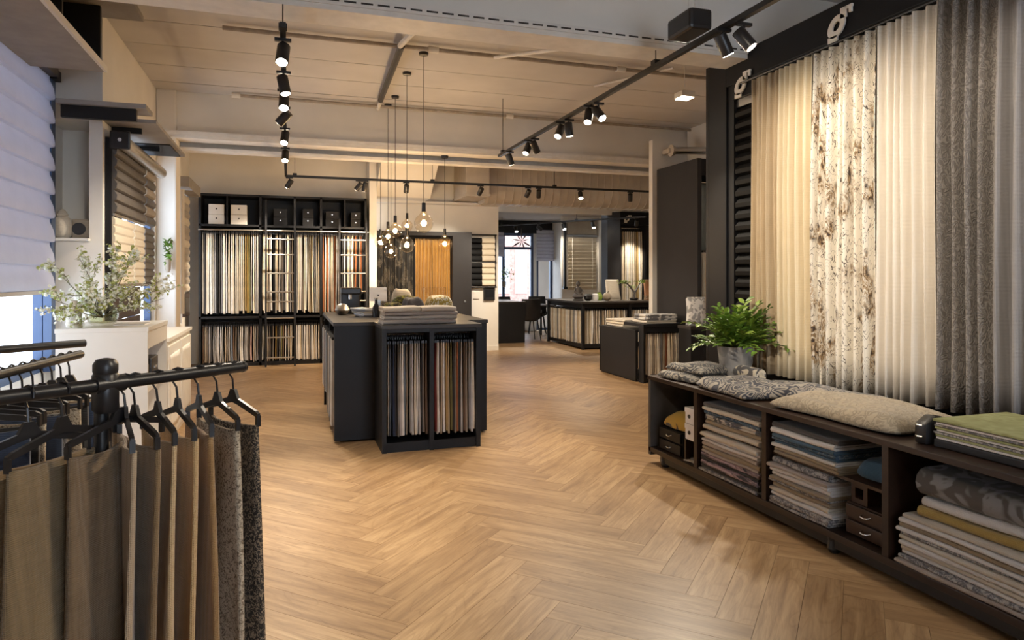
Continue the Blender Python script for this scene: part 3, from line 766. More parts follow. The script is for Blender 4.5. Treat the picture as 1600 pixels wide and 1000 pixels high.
MB().cyl((ix(.52), iy(5.98), .925), (ix(.52), iy(7.64), .925), .010, n=8).build('hanging_rod', 'chrome', isl, smooth=True)
MB().box(ix(.38), iy(6.8), .015, ix(.80), iy(6.83), H_ - .03).build('upright', 'black', isl)
G = 'swatches hanging in the counter island'
swatch_row("left front bay of the island", (.752, 5.82, 0), (1.078, 5.82, 0), 0, .915, .80, .32, 17, cols('cunhglWutglcWlhtwd'[:17]), G, True)
swatch_row("right front bay of the island", (1.125, 5.82, 0), (1.47, 5.82, 0), 0, .915, .80, .32, 18, cols('ecWbWdsohtrhlwtgWc'), G, True)
swatch_row('open left side of the island', (.68, 6.04, 0), (.68, 6.78, 0), -PI / 2, .915, .80, .33, 12, cols('WlcunWlbnucl'), G, True, 'front')
swatch_row('rear left side of the island', (.68, 6.86, 0), (.68, 7.60, 0), -PI / 2, .915, .66, .33, 12, cols('unlWunwcnulW'), G, True, 'front')

# ---------------------------------------------------------------- folded cloth, cushions
def folded(name, label, cat, x, y, z, sx_, sy_, h, mat, group, rz=0, seed=0, axis='x', sag=.0):
    """a cloth folded once: a U of two layers, rounded fold at x=0 (axis x), the layered ends at y=0 and y=sy"""
    r = random.Random(seed); m = MB(); K = 9; seg = 5; th = h * .44
    O, I = [], []
    O.append((sx_, h)); I.append((sx_, h - th))
    O.append((sx_ * .5, h)); I.append((sx_ * .5, h - th))
    for k in range(7):
        a = PI / 2 + PI * k / 6
        O.append((h / 2 + h / 2 * math.cos(a) * 1.0, h / 2 + h / 2 * math.sin(a))); ri = h / 2 - th
        I.append((h / 2 + ri * math.cos(a), h / 2 + ri * math.sin(a)))
    O.append((sx_ * .5, 0)); I.append((sx_ * .5, th)); O.append((sx_, 0)); I.append((sx_, th))
    n = len(O); ph = r.uniform(0, 6); amp = h * .10
    def jit(x_, z_, t): 
        return (x_ + .006 * math.sin(t * 7 + ph) + (r.random() - .5) * .001, t * sy_, max(0, z_ + (amp * math.sin(t * 5 + ph) + sag * (t - .5)) * (z_ / h)))
    rows = []
    for j in range(seg + 1):
        t = j / seg; a = len(m.v)
        m.v += [jit(*p, t) for p in O]; m.v += [jit(*p, t) for p in I]; rows.append(a)
    for j in range(seg):
        a, b = rows[j], rows[j + 1]
        for k in range(n - 1):
            m.face(a + k, a + k + 1, b + k + 1, b + k); m.face(a + n + k, b + n + k, b + n + k + 1, a + n + k + 1)
        m.face(a, b, b + n, a + n); m.face(a + n - 1, a + 2 * n - 1, b + 2 * n - 1, b + n - 1)
    for a, fl in ((rows[0], 0), (rows[-1], 1)):
        for k in range(n - 1): m.face(a + k, a + n + k, a + n + k + 1, a + k + 1)
    me = m.mesh(name, mat, smooth=True)
    o = put(name, me, None, (x, y, z), rz); tag(o, label, cat, group); return o
def cushion(name, label, cat, c, sx_, sy_, h, mat, rz=0, seed=0, flat=3.0, rise=.0, parts=None, group=None, wr=.12):
    """a soft slab: rounded edge, lumpy top, flat-ish underside resting at c.z"""
    r = random.Random(seed); p1, p2, p3 = r.uniform(0, 6), r.uniform(0, 6), r.uniform(0, 6)
    def dn(t): return .5 - .5 * math.cos(PI * t) if abs(t - .5) < .5 else t
    def edge(u, v):
        u, v = dn(u), dn(v); a, b = abs(2 * u - 1), abs(2 * v - 1); return max(0, 1 - a ** (flat * 2)) ** .5 * max(0, 1 - b ** (flat * 2)) ** .5
    def xy(u, v):
        u, v = dn(u), dn(v); k = .02 * math.sin(9 * v + p1); k2 = .02 * math.sin(8 * u + p2)
        return ((u - .5 + k * (u - .5) * 2) * sx_, (v - .5 + k2 * (v - .5) * 2) * sy_)
    def top(u, v):
        x_, y_ = xy(u, v); e = edge(u, v)
        z_ = h * (.30 + .70 * e * (1 + wr * math.sin(7 * u + 5 * v + p1) + wr * .7 * math.sin(13 * v - 6 * u + p2) + wr * .5 * math.sin(19 * u + p3))) + rise * (u - .5)
        return (x_, y_, max(.002, z_))
    def bot(u, v):
        x_, y_ = xy(u, v); e = edge(u, v); return (x_, y_, max(0, h * .28 * (1 - e ** .5)))
    m = MB().shell(top, bot, 22, 18)
    o = put(name, m.mesh(name, mat, smooth='all'), None, c, rz); tag(o, label, cat, group); return o

# things on the island
GI = 'folded cloths stacked on the island'
M['oat'] = cloth('oat_cloth', (.62, .56, .46), (.48, .43, .35), 300)
M['oat2'] = cloth('stone_cloth', (.54, .47, .40), (.40, .35, .29), 300)
M['mauve'] = cloth('mauve_grey_cloth', (.42, .36, .31), (.30, .25, .22), 300)
M['greyc'] = cloth('grey_cloth', (.36, .35, .34), (.25, .24, .24), 300)
zz = H_ + .001
for k, (lab, mt, hh) in enumerate((('bottom grey-brown folded cloth of the stack on island', 'mauve', .035), ('second folded cloth from bottom of the island stack', 'oat2', .030), ('third folded cloth of island stack, speckled stone grey', 'mauve', .028))):
    o = folded('folded_cloth', lab, 'folded cloth', .725 + .008 * k, 5.88, zz, .30, .60, hh, mt, GI, -PI / 2 + .02 * k, k); zz += hh + .003
folded('folded_cloth', 'top left oatmeal folded cloth on the island stack', 'folded cloth', .735, 5.87, zz, .28, .30, .036, 'oat', GI, -PI / 2, 21)
folded('folded_cloth', 'top right pale grey folded cloth on the island stack', 'folded cloth', 1.035, 5.87, zz, .28, .29, .036, 'oat2', GI, -PI / 2 - .03, 22)
# fix: folds face the viewer (rotated so the round edge is towards -y)
for o in list(col.objects):
    if o.name.startswith('folded_cloth'): o.rotation_euler.z += PI; o.location = (o.location.x, o.location.y - .34, o.location.z); o.rotation_euler.z = PI / 2 + R.uniform(-.02, .02); o.location.x += .60 if o.dimensions.y > .5 else .29
t = thing('display_card', 'white card with small dots on a stand on the island', 'card', (.86, 6.95, H_))
MB().obox((0, 0, .21), (.17, .006, .14), Matrix.Rotation(-.25, 3, 'X')).build('card_face', 'paper', t)
MB().obox((.075, .05, .20), (.02, .09, .13), Matrix.Rotation(.0, 3, 'X')).build('card_back', 'paper', t)
MB().box(-.02, -.03, 0, .02, .05, .15).build('card_stand', 'alu', t)
MB().cyl((0, -.010, .20), (0, .004, .20), .008, n=8).build('printed_dot', 'black', t)
M['moss'] = speckle('mossy_knit', (.05, .045, .03), (.30, .28, .05), 40, .55)
M['tribal'] = swirl('mustard_print', (.62, .58, .46), (.35, .25, .04), 16, 5)
M['dkcushion'] = cloth('dark_taupe_cloth', (.10, .085, .08), (.06, .05, .05), 200)
M['rosec'] = cloth('pale_knit', (.52, .46, .38), (.40, .35, .28), 200)
cushion('pouffe_cushion', 'pale cushion with mustard print behind the cloth stack', 'cushion', (1.38, 6.5, H_), .24, .2, .20, 'tribal', .1, 3, 3, wr=.04, group='small cushions on the island')
cushion('pouffe_cushion', 'dark rounded cushion in the middle behind cloth stack', 'cushion', (1.10, 6.32, H_), .18, .18, .19, 'dkcushion', .2, 4, 2.6, wr=.04, group='small cushions on the island')
cushion('pouffe_cushion', 'mossy green cushion peeking behind dark rounded cushion', 'cushion', (1.10, 6.62, H_), .30, .2, .20, 'moss', .2, 5, 2.6, wr=.05, group='small cushions on the island')
cushion('pouffe_cushion', 'pale knitted cushion behind mossy green one', 'cushion', (1.10, 6.98, H_), .20, .17, .26, 'rosec', .0, 6, 3, wr=.04, group='small cushions on the island')
cushion('pouffe_cushion', 'low black and green patterned cushion beside dark rounded cushion', 'cushion', (.94, 6.45, H_), .16, .18, .14, 'moss', .3, 7, 2.6, wr=.05, group='small cushions on the island')
t = thing('acrylic_case', 'clear acrylic display case at the right of the island', 'case', (1.42, 6.95, H_))
MB().box(-.1, -.08, 0, .12, .08, .28).build('case_cover', 'acrylic', t, bevel=.008)
MB().box(-.11, -.09, 0, .13, .09, .008).build('case_base', 'alu', t)
t = thing('coffee_machine', 'black machine with small spout at back left of the island', 'machine', (.62, 7.4, H_))
MB().box(-.11, -.14, 0, .11, .16, .05).build('drip_base', 'blackp', t, bevel=.01)
MB().box(-.09, .02, .05, .11, .16, .27).build('machine_body', 'blackp', t, bevel=.015)
MB().box(-.1, -.12, .2, .11, .04, .27).build('machine_head', 'blackp', t, bevel=.015)
MB().cyl((.0, -.06, .15), (.0, -.06, .2), .018, n=10).build('spout', 'chrome', t)
t = thing('glass_bowl', 'crumpled silver bowl at left edge of the island', 'bowl', (.52, 7.1, H_))
MB().lathe([(.03, 0), (.05, .01), (.075, .05), (.05, .1), (.02, .115), (.012, .10), (.04, .05), (.02, .015)], 14).build('bowl_wall', 'alu', t, smooth=True)
MB().lathe([(.032, 0), (.034, .008)], 14).build('foot', 'alu', t)
for k in range(5):
    folded('sample_book', '%s sample booklet in the small pile left of cloth stack' % (('lowest', 'second', 'third', 'fourth', 'topmost')[k]), 'booklet', .68 + .004 * k, 6.62, H_ + .001 + k * .017, .16, .20, .015, ('greyc', 'paper', 'oat', 'greyc', 'paper')[k], 'sample booklets on the island', .3 + .1 * k, k + 40)
t = thing('glass_bottle', 'dark bottle standing between booklets and white card', 'bottle', (.80, 6.62, H_))
MB().lathe([(.035, 0), (.036, .09), (.015, .13), (.014, .17)], 14).build('bottle_body', 'blackp', t, smooth=True)
MB().cyl((0, 0, .17), (0, 0, .185), .016, n=10).build('bottle_cap', 'chrome', t)

# ---------------------------------------------------------------- back middle wall: curtain display and blinds
dd = thing('back_display_frame', 'dark panel frame holding black and mustard curtains at the back', 'display frame', (1.42, 12.05, 0))
MB().box(0, .3, 0, 1.50, .38, 2.16).build('back_board', 'panel', dd)
MB().box(1.40, .0, 0, 1.75, .38, 2.20).build('side_panel', 'panel', dd)
MB().box(0, .0, 2.13, 1.40, .38, 2.20).build('top_board', 'panel', dd)
MB().cyl((.02, .14, 2.09), (1.39, .14, 2.09), .012, n=8).build('curtain_rod', 'blackm', dd)
MB().cyl((1.62, -.02, .95), (1.62, .0, .95), .02, n=10).build('knob', 'chrome', dd)
def curtain(label, y0, y1, X, z0, z1, folds, amp, mat, group, axis='y', seed=0, name='curtain', pleat=True, nv=10, res=9):
    """hanging cloth with folds; axis y: runs along Y, seen from -X; axis x: runs along X, seen from -Y"""
    r = random.Random(seed); ph = [r.uniform(-.5, .5) for _ in range(folds + 2)]; am = [r.uniform(.55, 1.2) for _ in range(folds + 2)]
    wd = [r.uniform(.6, 1.5) for _ in range(folds)]; cu = [0]
    for q_ in wd: cu.append(cu[-1] + q_ / sum(wd))
    def f(off):
        def g(u, v):
            i = max(k for k in range(folds) if cu[k] <= u + 1e-9); fr = min(1, (u - cu[i]) / (cu[i + 1] - cu[i])); s = i + fr
            wv = math.cos(2 * PI * s + .5 * math.sin(2 * PI * s) + .5 * v * ph[i])
            a_ = amp * (am[i] * (1 - fr) + am[min(i + 1, folds)] * fr) * (.55 + .45 * min(1, v * 3))
            d_ = -a_ * wv * (abs(wv) ** -.25 if abs(wv) > .01 else 1) + off + .006 * math.sin(v * 5 + ph[i] * 9)
            p = y0 + (y1 - y0) * (u + .35 / folds * .25 * math.sin(4 * PI * s) * .4) + .008 * math.sin(v * 4 + i) * v
            z = z1 + (z0 - z1) * v
            return (d_, p, z) if axis == 'y' else (p, d_, z)
        return g
    m = MB().shell(f(0), f(.004), folds * res, nv)
    c = Vector((X, 0, 0)) if axis == 'y' else Vector((0, X, 0))
    mid = (y0 + y1) / 2
    off = Vector((0, mid, z0)) if axis == 'y' else Vector((mid, 0, z0))
    m.v = [tuple(Vector(p) - off) for p in m.v]
    o = put(name, m.mesh(name, mat, smooth='all'), None, c + off); tag(o, label, 'curtain', group); return o
GB = 'curtains in the back display'
curtain('taupe curtain with black leafy lower half, leftmost in the back display', 1.45, 1.78, 12.2, .3, 2.08, 5, .035, 'damask', GB, 'x', 1)
curtain('black and silver damask curtain beside the mustard one', 1.80, 2.12, 12.2, .3, 2.08, 4, .03, 'damask', GB, 'x', 2)
curtain('mustard velvet curtain, left half of the pair at the back', 2.16, 2.46, 12.19, .3, 2.08, 5, .035, 'mustard', GB, 'x', 3)
curtain('mustard velvet curtain, right half next to dark panel', 2.47, 2.80, 12.2, .3, 2.08, 6, .03, 'mustard', GB, 'x', 4)
bd = thing('blind_sample_rack', 'rack of dark and cream roller blind samples on back wall', 'blind rack', (3.17, 12.40, 1.2))
for z in (.0, .46, .98): MB().cyl((0, 0, z), (.58, 0, z), .014, n=8).build('rack_bar', 'blackm', bd)
MB().box(.545, -.01, 0, .57, .02, .98).build('rack_post', 'blackm', bd)
for z0 in (.02, .48):
    for k in range(4):
        z = z0 + k * .112
        MB().prism([(-.0, z), (-.03, z + .02), (-.035, z + .06), (-.005, z + .11), (.01, z + .11), (.01, z)], 'x', .01, .29).build('dark_slat', 'shade_b', bd, smooth=True)
        MB().prism([(-.0, z), (-.03, z + .02), (-.035, z + .06), (-.005, z + .11), (.01, z + .11), (.01, z)], 'x', .29, .54).build('cream_slat', 'shade_c', bd, smooth=True)
t = thing('wall_thermostat', 'small black square device on wall beside the passage', 'device', (3.50, 12.43, .95))
MB().box(0, -.02, 0, .22, .02, .24).build('device_body', 'blackp', t, bevel=.008)
MB().box(.03, -.025, .06, .19, -.02, .2).build('device_screen', 'frame', t)
t = thing('wall_switch', 'pale switch plate left of the black wall device', 'switch', (3.30, 12.44, .98))
MB().box(0, -.012, 0, .12, .01, .14).build('switch_plate', 'white', t, bevel=.004)
MB().box(.03, -.018, .03, .09, -.012, .11).build('rocker', 'white', t)

# ---------------------------------------------------------------- far counters and back room
fc = thing('corner_sample_counter', 'black corner counter with cream swatches in front of back room', 'counter', (5.32, 11.97, 0))
MB().box(-.03, -.03, .885, 3.0, .62, .92).build('countertop', 'top', fc)
MB().box(-.03, .62, .885, .62, 1.88, .92).build('countertop', 'top', fc)
MB().box(.02, .03, .03, 3.0, .6, .11).build('plinth', 'black', fc)
MB().box(.03, .6, .03, .6, 1.85, .11).build('plinth', 'black', fc)
for x, y in ((0, 0), (1.0, 0), (1.62, 0), (0, 1.80), (2.5, 0)): MB().box(x, y, .0, x + .05, y + .05, .885).build('upright', 'black', fc)
MB().box(.36, .36, .11, 3.0, .38, .885).build('back_board', 'black', fc); MB().box(.36, .38, .11, .38, 1.85, .885).build('back_board', 'black', fc)
MB().box(.05, .02, .80, 3.0, .06, .885).build('top_rail', 'black', fc); MB().box(.02, .05, .80, .06, 1.8, .885).build('top_rail', 'black', fc)
G = 'swatches on the far corner counter'
swatch_row('left face of the far corner counter', (5.62, 12.04, 0), (5.62, 13.74, 0), -PI / 2, .80, .70, .27, 18, cols('icbWgctiWbcsigcWbi'), G, False, 'front')
swatch_row('first bay right of the far counter corner', (5.39, 12.27, 0), (6.3, 12.27, 0), 0, .80, .70, .27, 20, cols('bicWtcigbWcbictWcbig'), G)
swatch_row('second bay right of the far counter corner', (6.38, 12.27, 0), (6.92, 12.27, 0), 0, .80, .70, .27, 12, cols('cbWictgcbiWc'), G)
swatch_row('third bay right of the far counter corner', (6.99, 12.27, 0), (7.6, 12.27, 0), 0, .80, .70, .27, 13, cols('ibcWgcbitcWbi'), G)
# goods on the far counter
ZT = .921
t = thing('seated_figurine', 'dark green seated figurine on the far corner counter', 'figurine', (5.47, 12.5, ZT))
MB().lathe([(.10, 0), (.11, .02), (.075, .035), (.09, .06), (.12, .08), (.10, .12), (.06, .16)], 16).build('base_and_lap', 'shade_d', t, smooth=True)
MB().lathe([(.06, .14), (.07, .2), (.055, .26), (.02, .28), (.035, .30), (.042, .33), (.03, .365), (.008, .39)], 14).build('torso_and_head', 'shade_d', t, smooth=True)
for s in (-1, 1): MB().tube([(s * .055, 0, .24), (s * .085, -.03, .18), (s * .03, -.08, .13)], .018, 8).build('arm', 'shade_d', t, smooth=True)
for lab, x, y, pr, mt in (('squat black pot right of the figurine', 5.66, 12.45, [(.05, 0), (.085, .04), (.085, .1), (.05, .13), (.045, .13), (.07, .09), (.06, .02)], 'blackp'),
                          ('pale blue jar between black pot and beige ball', 5.80, 12.4, [(.05, 0), (.06, .05), (.055, .13), (.045, .135), (.045, .02)], 'paper'),
                          ('green glazed vase near the black pot', 5.93, 12.5, [(.04, 0), (.07, .06), (.055, .12), (.03, .15), (.04, .165), (.025, .15), (.04, .05)], 'leaf2')):
    t = thing('ceramic_pot', lab, 'pot', (x, y, ZT)); MB().lathe(pr, 16).build('pot_wall', mt, t, smooth=True); MB().lathe([(pr[0][0] * .9, 0), (pr[0][0] * .95, .01)], 14).build('pot_foot', mt, t)
t = thing('beige_ball', 'round beige ball ornament lying on the far counter', 'ornament', (5.93, 12.15, ZT))
MB().lathe([(.085 * math.cos(-PI / 2 + PI * k / 10), .085 + .085 * math.sin(-PI / 2 + PI * k / 10)) for k in range(11)], 16, close=False).build('ball_body', 'shade_t', t, smooth='all')
MB().cyl((0, -.02, .165), (.02, -.02, .19), .008, n=6).build('ball_stem', 'twig', t)
def standing_cushion(label, x, y, z, w_, h, mat, rz=0, lean=.25, seed=0):
    r = random.Random(seed)
    def e(u, v): return max(0, 1 - abs(2 * u - 1) ** 3) ** .5 * max(0, 1 - abs(2 * v - 1) ** 3) ** .5
    def q(sg):
        def g(u, v):
            pin = (1 - .08 * math.sin(PI * v)) * (1.04 - .1 * v); pin2 = 1 - .08 * math.sin(PI * u)
            return ((u - .5) * w_ * pin, sg * .07 * e(u, v) + lean * v * h + .07, v * h * (.96 + .04 * pin2) )
        return g
    m = MB().shell(q(-1), q(1), 12, 12)
    o = put('cushion', m.mesh('cushion', mat, smooth='all'), None, (x, y, z), rz); tag(o, label, 'cushion', 'standing cushions'); return o
M['canvas'] = cloth('canvas', (.66, .60, .50), (.56, .5, .42), 200)
M['rustc'] = cloth('rust_cloth', (.40, .19, .09), (.28, .12, .05), 200)
M['leafprint'] = swirl('leaf_print', (.70, .69, .67), (.33, .33, .33), 9, 4)
standing_cushion('cream cushion with green patch leaning on far counter', 6.18, 12.30, ZT, .32, .42, 'canvas', 0, .2, 1)
standing_cushion('rust cushion at the right end of far counter', 7.10, 12.42, ZT, .32, .42, 'rustc', 0, .2, 2)
t = thing('potted_bonsai', 'little green bonsai with bent trunk on the far counter', 'plant', (6.62, 12.35, ZT))
MB().lathe([(.07, 0), (.09, .03), (.085, .05), (.07, .05), (.06, .02)], 14).build('dish', 'blackp', t, smooth=True)
MB().tube([(0, 0, .03), (.02, 0, .15), (-.05, .02, .25), (-.14, .0, .33), (-.22, .0, .35)], [.03, .025, .02, .014, .008], 8).tube([(.01, 0, .14), (.08, 0, .24), (.14, .01, .34), (.2, 0, .36)], [.02, .016, .012, .007], 8).build('trunk', 'shade_d', t, smooth=True)
def leaf_cloud(mb, c, rx, ry, rz_, n, s, seed):
    r = random.Random(seed)
    for _ in range(n):
        p = Vector((r.gauss(0, .45) * rx, r.gauss(0, .45) * ry, r.gauss(0, .45) * rz_)) + Vector(c)
        q = Euler((r.uniform(-1, 1), r.uniform(-1, 1), r.uniform(0, 6))).to_matrix()
        b = len(mb.v)
        for x_, y_, z_ in ((-s, 0, 0), (0, -s * .35, .15 * s), (s, 0, 0), (0, s * .35, .15 * s)): mb.v.append(tuple(p + q @ Vector((x_, y_, z_))))
        mb.face(b, b + 1, b + 2, b + 3)
for k, (c, n) in enumerate((((-.2, 0, .37), 60), ((.18, 0, .38), 60), ((-.02, 0, .28), 30))):
    mb = MB(); leaf_cloud(mb, c, .12, .08, .04, n, .03, k); stuff(mb.build('leaf_pad', 'leaf2', t))
# jewellery-like glass pieces at the right of the bonsai
for k, x in enumerate((6.78, 6.86, 6.94)):
    t = thing('glass_tumbler', ('small clear tumbler nearest the bonsai', 'small clear tumbler, middle of three by bonsai', 'small clear tumbler nearest the rust cushion')[k], 'tumbler', (x, 12.2, ZT), 0, 'tumblers on far counter')
    MB().lathe([(.03, 0), (.035, .1), (.032, .1), (.027, .01)], 12).build('tumbler_wall', 'vase', t, smooth=True)
    MB().lathe([(.03, 0), (.03, .008)], 12).build('tumbler_base', 'vase', t)

# dark display in the back room with cream samples
d3 = thing('far_display_frame', 'tall dark display cabinet with cream strips behind the far counter', 'display frame', (6.55, 13.4, 0))
MB().box(0, 0, 0, .06, .3, 2.78).build('side_panel', 'panel', d3)
MB().prism([(0, 0), (.16, -.28), (.16, -.22), (.04, .04)], 'z', 0, 2.78).build('angled_panel', 'panel', d3)
MB().box(.16, -.28, 2.50, 1.7, -.22, 2.78).build('header_board', 'frame', d3)
MB().box(.16, .0, 0, 1.7, .05, 2.78).build('back_board', 'panel', d3)
MB().box(.16, -.28, 0, .19, 0, 2.5).build('post', 'frame', d3); MB().box(.74, -.28, 0, .78, 0, 2.5).build('post', 'frame', d3)
MB().cyl((.19, -.16, 2.44), (.74, -.16, 2.44), .012, n=8).build('hanging_rod', 'chrome', d3)
G = 'long cream strips in the far dark display'
swatch_row('far dark display cabinet', (6.75, 13.29, 0), (7.28, 13.29, 0), 0, 2.42, 1.55, .10, 11, cols('tbcWcicbdWc'), G)
def hook_sign(label, c, axis, s):
    """white flat hook bracket shaped like an open ring with a tab"""
    t = thing('curtain_hook', label, 'hook', c)
    ring = MB(); n = 22; pts = []
    for k in range(n): 
        a = .5 + 2 * PI * k / (n - 1); pts.append((math.cos(a), math.sin(a)))
    def at3(p, q, d):
        p += .3 * q
        return (d, -p * s, q * s) if axis == 'y' else (p * s, d, q * s)
    for k in range(n - 1):
        b = len(ring.v)
        for d in (0, .012):
            for p, f in ((pts[k], 1.0), (pts[k + 1], 1.0), (pts[k + 1], .42), (pts[k], .42)): ring.v.append(at3(p[0] * f, p[1] * f, -d))
        for q in ((0, 1, 2, 3), (7, 6, 5, 4), (0, 4, 5, 1), (2, 6, 7, 3), (0, 3, 7, 4), (1, 5, 6, 2)): ring.face(*[b + i for i in q])
    ring.build('ring_plate', 'white', t)
    tab = MB()
    def bx(p0, p1, q0, q1):
        A = at3(p0, q0, 0); B = at3(p1, q1, -.012); tab.box(*A, *B)
    bx(.35, .75, .5, 1.45); bx(.75, 1.45, 1.2, 1.45); bx(1.25, 1.45, .75, 1.2)
    tab.build('hook_arm', 'white', t)
    tab = MB(); bx(-.6, .35, -1.35, -.8); tab.build('foot_plate', 'white', t)
hook_sign('white C shaped hook on the far dark display', (6.86, 13.11, 2.62), 'x', .06)
# wood slat blind on back wall
wb = thing('slat_blind', 'cream wooden slat blind on the far back wall', 'blind', (6.27, 14.97, 1.1))
MB().box(0, -.05, 1.30, .74, .02, 1.62).build('head_cover', 'shade_t', wb)
MB().box(-.02, -.06, 1.24, .76, .02, 1.28).build('head_rail', 'alu', wb)
slat = MB().obox((.37, -.03, 0), (.72, .10, .008), Matrix.Rotation(-1.0, 3, 'X')).mesh('slat', 'shade_c')
for k in range(15): put('slat', slat, wb, (0, 0, .03 + k * .082))
for x in (.1, .62): MB().tube([(x, -.075, .02), (x, -.075, 1.24)], .004, 4).build('ladder_cord', 'white', wb)
t = thing('blind_bracket', 'tall black bracket strip left of cream slat blind', 'bracket', (6.2, 14.96, 1.1))
MB().box(-.03, -.04, .05, .03, .0, 1.6).build('strip', 'blackm', t); MB().box(-.05, -.06, 0, .05, .0, .06).build('strip_foot', 'blackm', t)
# blueish raised blind at the door, in the reveal
rb_ = thing('raised_blind', 'grey-blue pleated blind half lowered over the glass door', 'blind', (6.03, 16.42, 1.80))
for k in range(9): MB().prism([(0, k * .088), (-.025, k * .088 + .03), (-.03, k * .088 + .06), (0, k * .088 + .088), (.012, k * .088 + .04)], 'x', 0, .48).build('pleat', 'shade', rb_, smooth=True)
sb = thing('door_side_blind', 'narrow grey pleated blind left of the back window', 'blind', (4.75, 16.42, 1.9))
for k in range(7): MB().prism([(0, k * .088), (-.025, k * .088 + .03), (-.03, k * .088 + .06), (0, k * .088 + .088), (.012, k * .088 + .04)], 'x', 0, .40).build('pleat', 'shade', sb, smooth=True)
# star ornament in the window
t = thing('star_ornament', 'dark leafy star ornament hanging in the back window', 'ornament', (5.62, 16.40, 2.3))
for k in range(9):
    a = 2 * PI * k / 9 + .2; l_ = .2 + .06 * (k % 3)
    MB().prism([(0, 0), (l_ * .5 * math.cos(a - .14), l_ * .5 * math.sin(a - .14)), (l_ * math.cos(a), l_ * math.sin(a)), (l_ * .5 * math.cos(a + .14), l_ * .5 * math.sin(a + .14))], 'y', -.006, .006).build('spike', 'shade_d', t)
MB().tube([(0, 0, 0), (0, 0, .2)], .002, 4).build('thread', 'blackp', t)
# trailing plant in front of glass
t = thing('hanging_planter', 'small hanging plant with brown pot before the back window', 'plant', (5.12, 16.3, 1.25))
MB().lathe([(.02, -.12), (.05, -.1), (.055, .02), (.045, .02), (.04, -.08)], 12).build('planter_pot', 'shade_t', t, smooth=True)
mb = MB(); leaf_cloud(mb, (.06, 0, .25), .16, .1, .14, 60, .045, 5); stuff(mb.build('foliage', 'leaf2', t))
MB().tube([(0, 0, .0), (.0, 0, 1.565)], .003, 4).build('hanger_string', 'blackp', t)
# desk and chairs
dk = thing('reception_desk', 'plain black desk block in the back room doorway', 'desk', (3.85, 13.7, 0))
MB().box(0, 0, 0, .92, .05, .84).build('front_panel', 'black', dk)
MB().box(.87, .05, 0, .92, 1.3, .84).build('side_panel', 'black', dk)
MB().box(0, .05, .0, .05, 1.3, .84).build('side_panel', 'black', dk)
MB().box(-.01, -.01, .84, .94, 1.32, .87).build('desktop', 'top', dk)
MB().box(.1, .3, .35, .87, 1.2, .38).build('inner_shelf', 'black', dk)
tb = thing('meeting_table', 'black table between the chairs in the back room', 'table', (5.30, 14.9, 0))
MB().box(-.35, -.4, .72, .5, .5, .75).build('tabletop', 'top', tb)
for x in (-.3, .43):
    for y in (-.35, .43): MB().box(x, y, 0, x + .04, y + .04, .72).build('leg', 'blackm', tb)
def chair(label, x, y, rz):
    t = thing('bucket_chair', label, 'chair', (x, y, 0), rz, 'dark chairs in the back room')
    def sh_(off):
        def g(u, v):
            a = (u - .5) * 2
            if v < .5:
                k = v / .5; return (a * .23, -.24 + k * .42, .46 + .07 * abs(a) ** 3 + off)
            k = (v - .5) / .5; return (a * (.235 - .03 * k), .18 + .05 * math.sin(k * 1.5) + off - .07 * abs(a) ** 2, .46 + .45 * k + .07 * abs(a) ** 3 * (1 - k))
        return g
    MB().shell(sh_(0), sh_(-.04), 10, 12).build('seat_shell', 'blackp', t, smooth=True)
    for sx_ in (-1, 1):
        for sy_ in (-1, 1): MB().cyl((sx_ * .15, sy_ * .14, .43), (sx_ * .21, sy_ * .2, 0), .014, .010, 8).build('leg', 'blackm', t)
        MB().tube([(sx_ * .22, -.15, .5), (sx_ * .25, -.1, .64), (sx_ * .24, .14, .66), (sx_ * .21, .18, .6)], .014, 6).build('armrest', 'blackp', t, smooth=True)
chair('dark bucket chair beside desk with its back to the viewer', 5.02, 14.15, PI)
chair('dark bucket chair turned sideways next to the far counter', 4.98, 15.75, .2)
chair('dark bucket chair beyond the table near the glass door', 5.8, 15.75, -.3)

# low block and swatch bin near the pillar
lb = thing('low_black_block', 'low black display block before the far corner counter', 'display block', (4.38, 8.12, 0))
MB().box(0, 0, .02, .03, 1.1, .66).build('side_panel', 'black', lb)
MB().box(.0, 1.07, .02, .62, 1.1, .66).build('rear_panel', 'black', lb)
MB().box(-.005, -.0, .66, .64, 1.11, .685).build('top_board', 'black', lb)
MB().box(.02, .02, 0, .6, 1.08, .02).build('plinth', 'black', lb)
sb_ = thing('swatch_bin', 'low black bin of cream swatches beside the grey tower', 'swatch bin', (4.42, 7.98, 0))
MB().box(0, .0, .735, .63, .55, .775).build('top_board', 'black', sb_)
MB().box(0, .0, 0, .03, .13, .735).build('post', 'black', sb_); MB().box(.60, .0, 0, .63, .1, .735).build('post', 'black', sb_)
MB().box(0.03, .02, .02, .60, .13, .08).build('bottom_board', 'black', sb_)
MB().box(0.03, .11, .08, .60, .13, .735).build('back_board', 'black', sb_)
MB().box(0.03, .01, .66, .60, .05, .735).build('top_rail', 'black', sb_)
swatch_row('low bin beside the grey tower', (4.46, 8.075, 0), (5.01, 8.075, 0), 0, .70, .60, .06, 16, cols('bictbcigbrcbtcib'), 'swatches in the low bin')
GS = 'folded cloths near the grey tower'
M['grprint'] = swirl('grey_print', (.60, .58, .55), (.16, .16, .17), 7, 3)
zz = .776
for k, (lab, mt) in enumerate((('lowest folded cloth on the swatch bin', 'canvas'), ('middle grey printed folded cloth on the swatch bin', 'grprint'), ('top grey printed folded cloth on the swatch bin', 'grprint'))):
    folded('folded_cloth', lab, 'folded cloth', 4.50 + .01 * k, 8.05, zz, .45, .38, .036, mt, GS, 0.0, 50 + k); 
    zz += .04
zz = .687
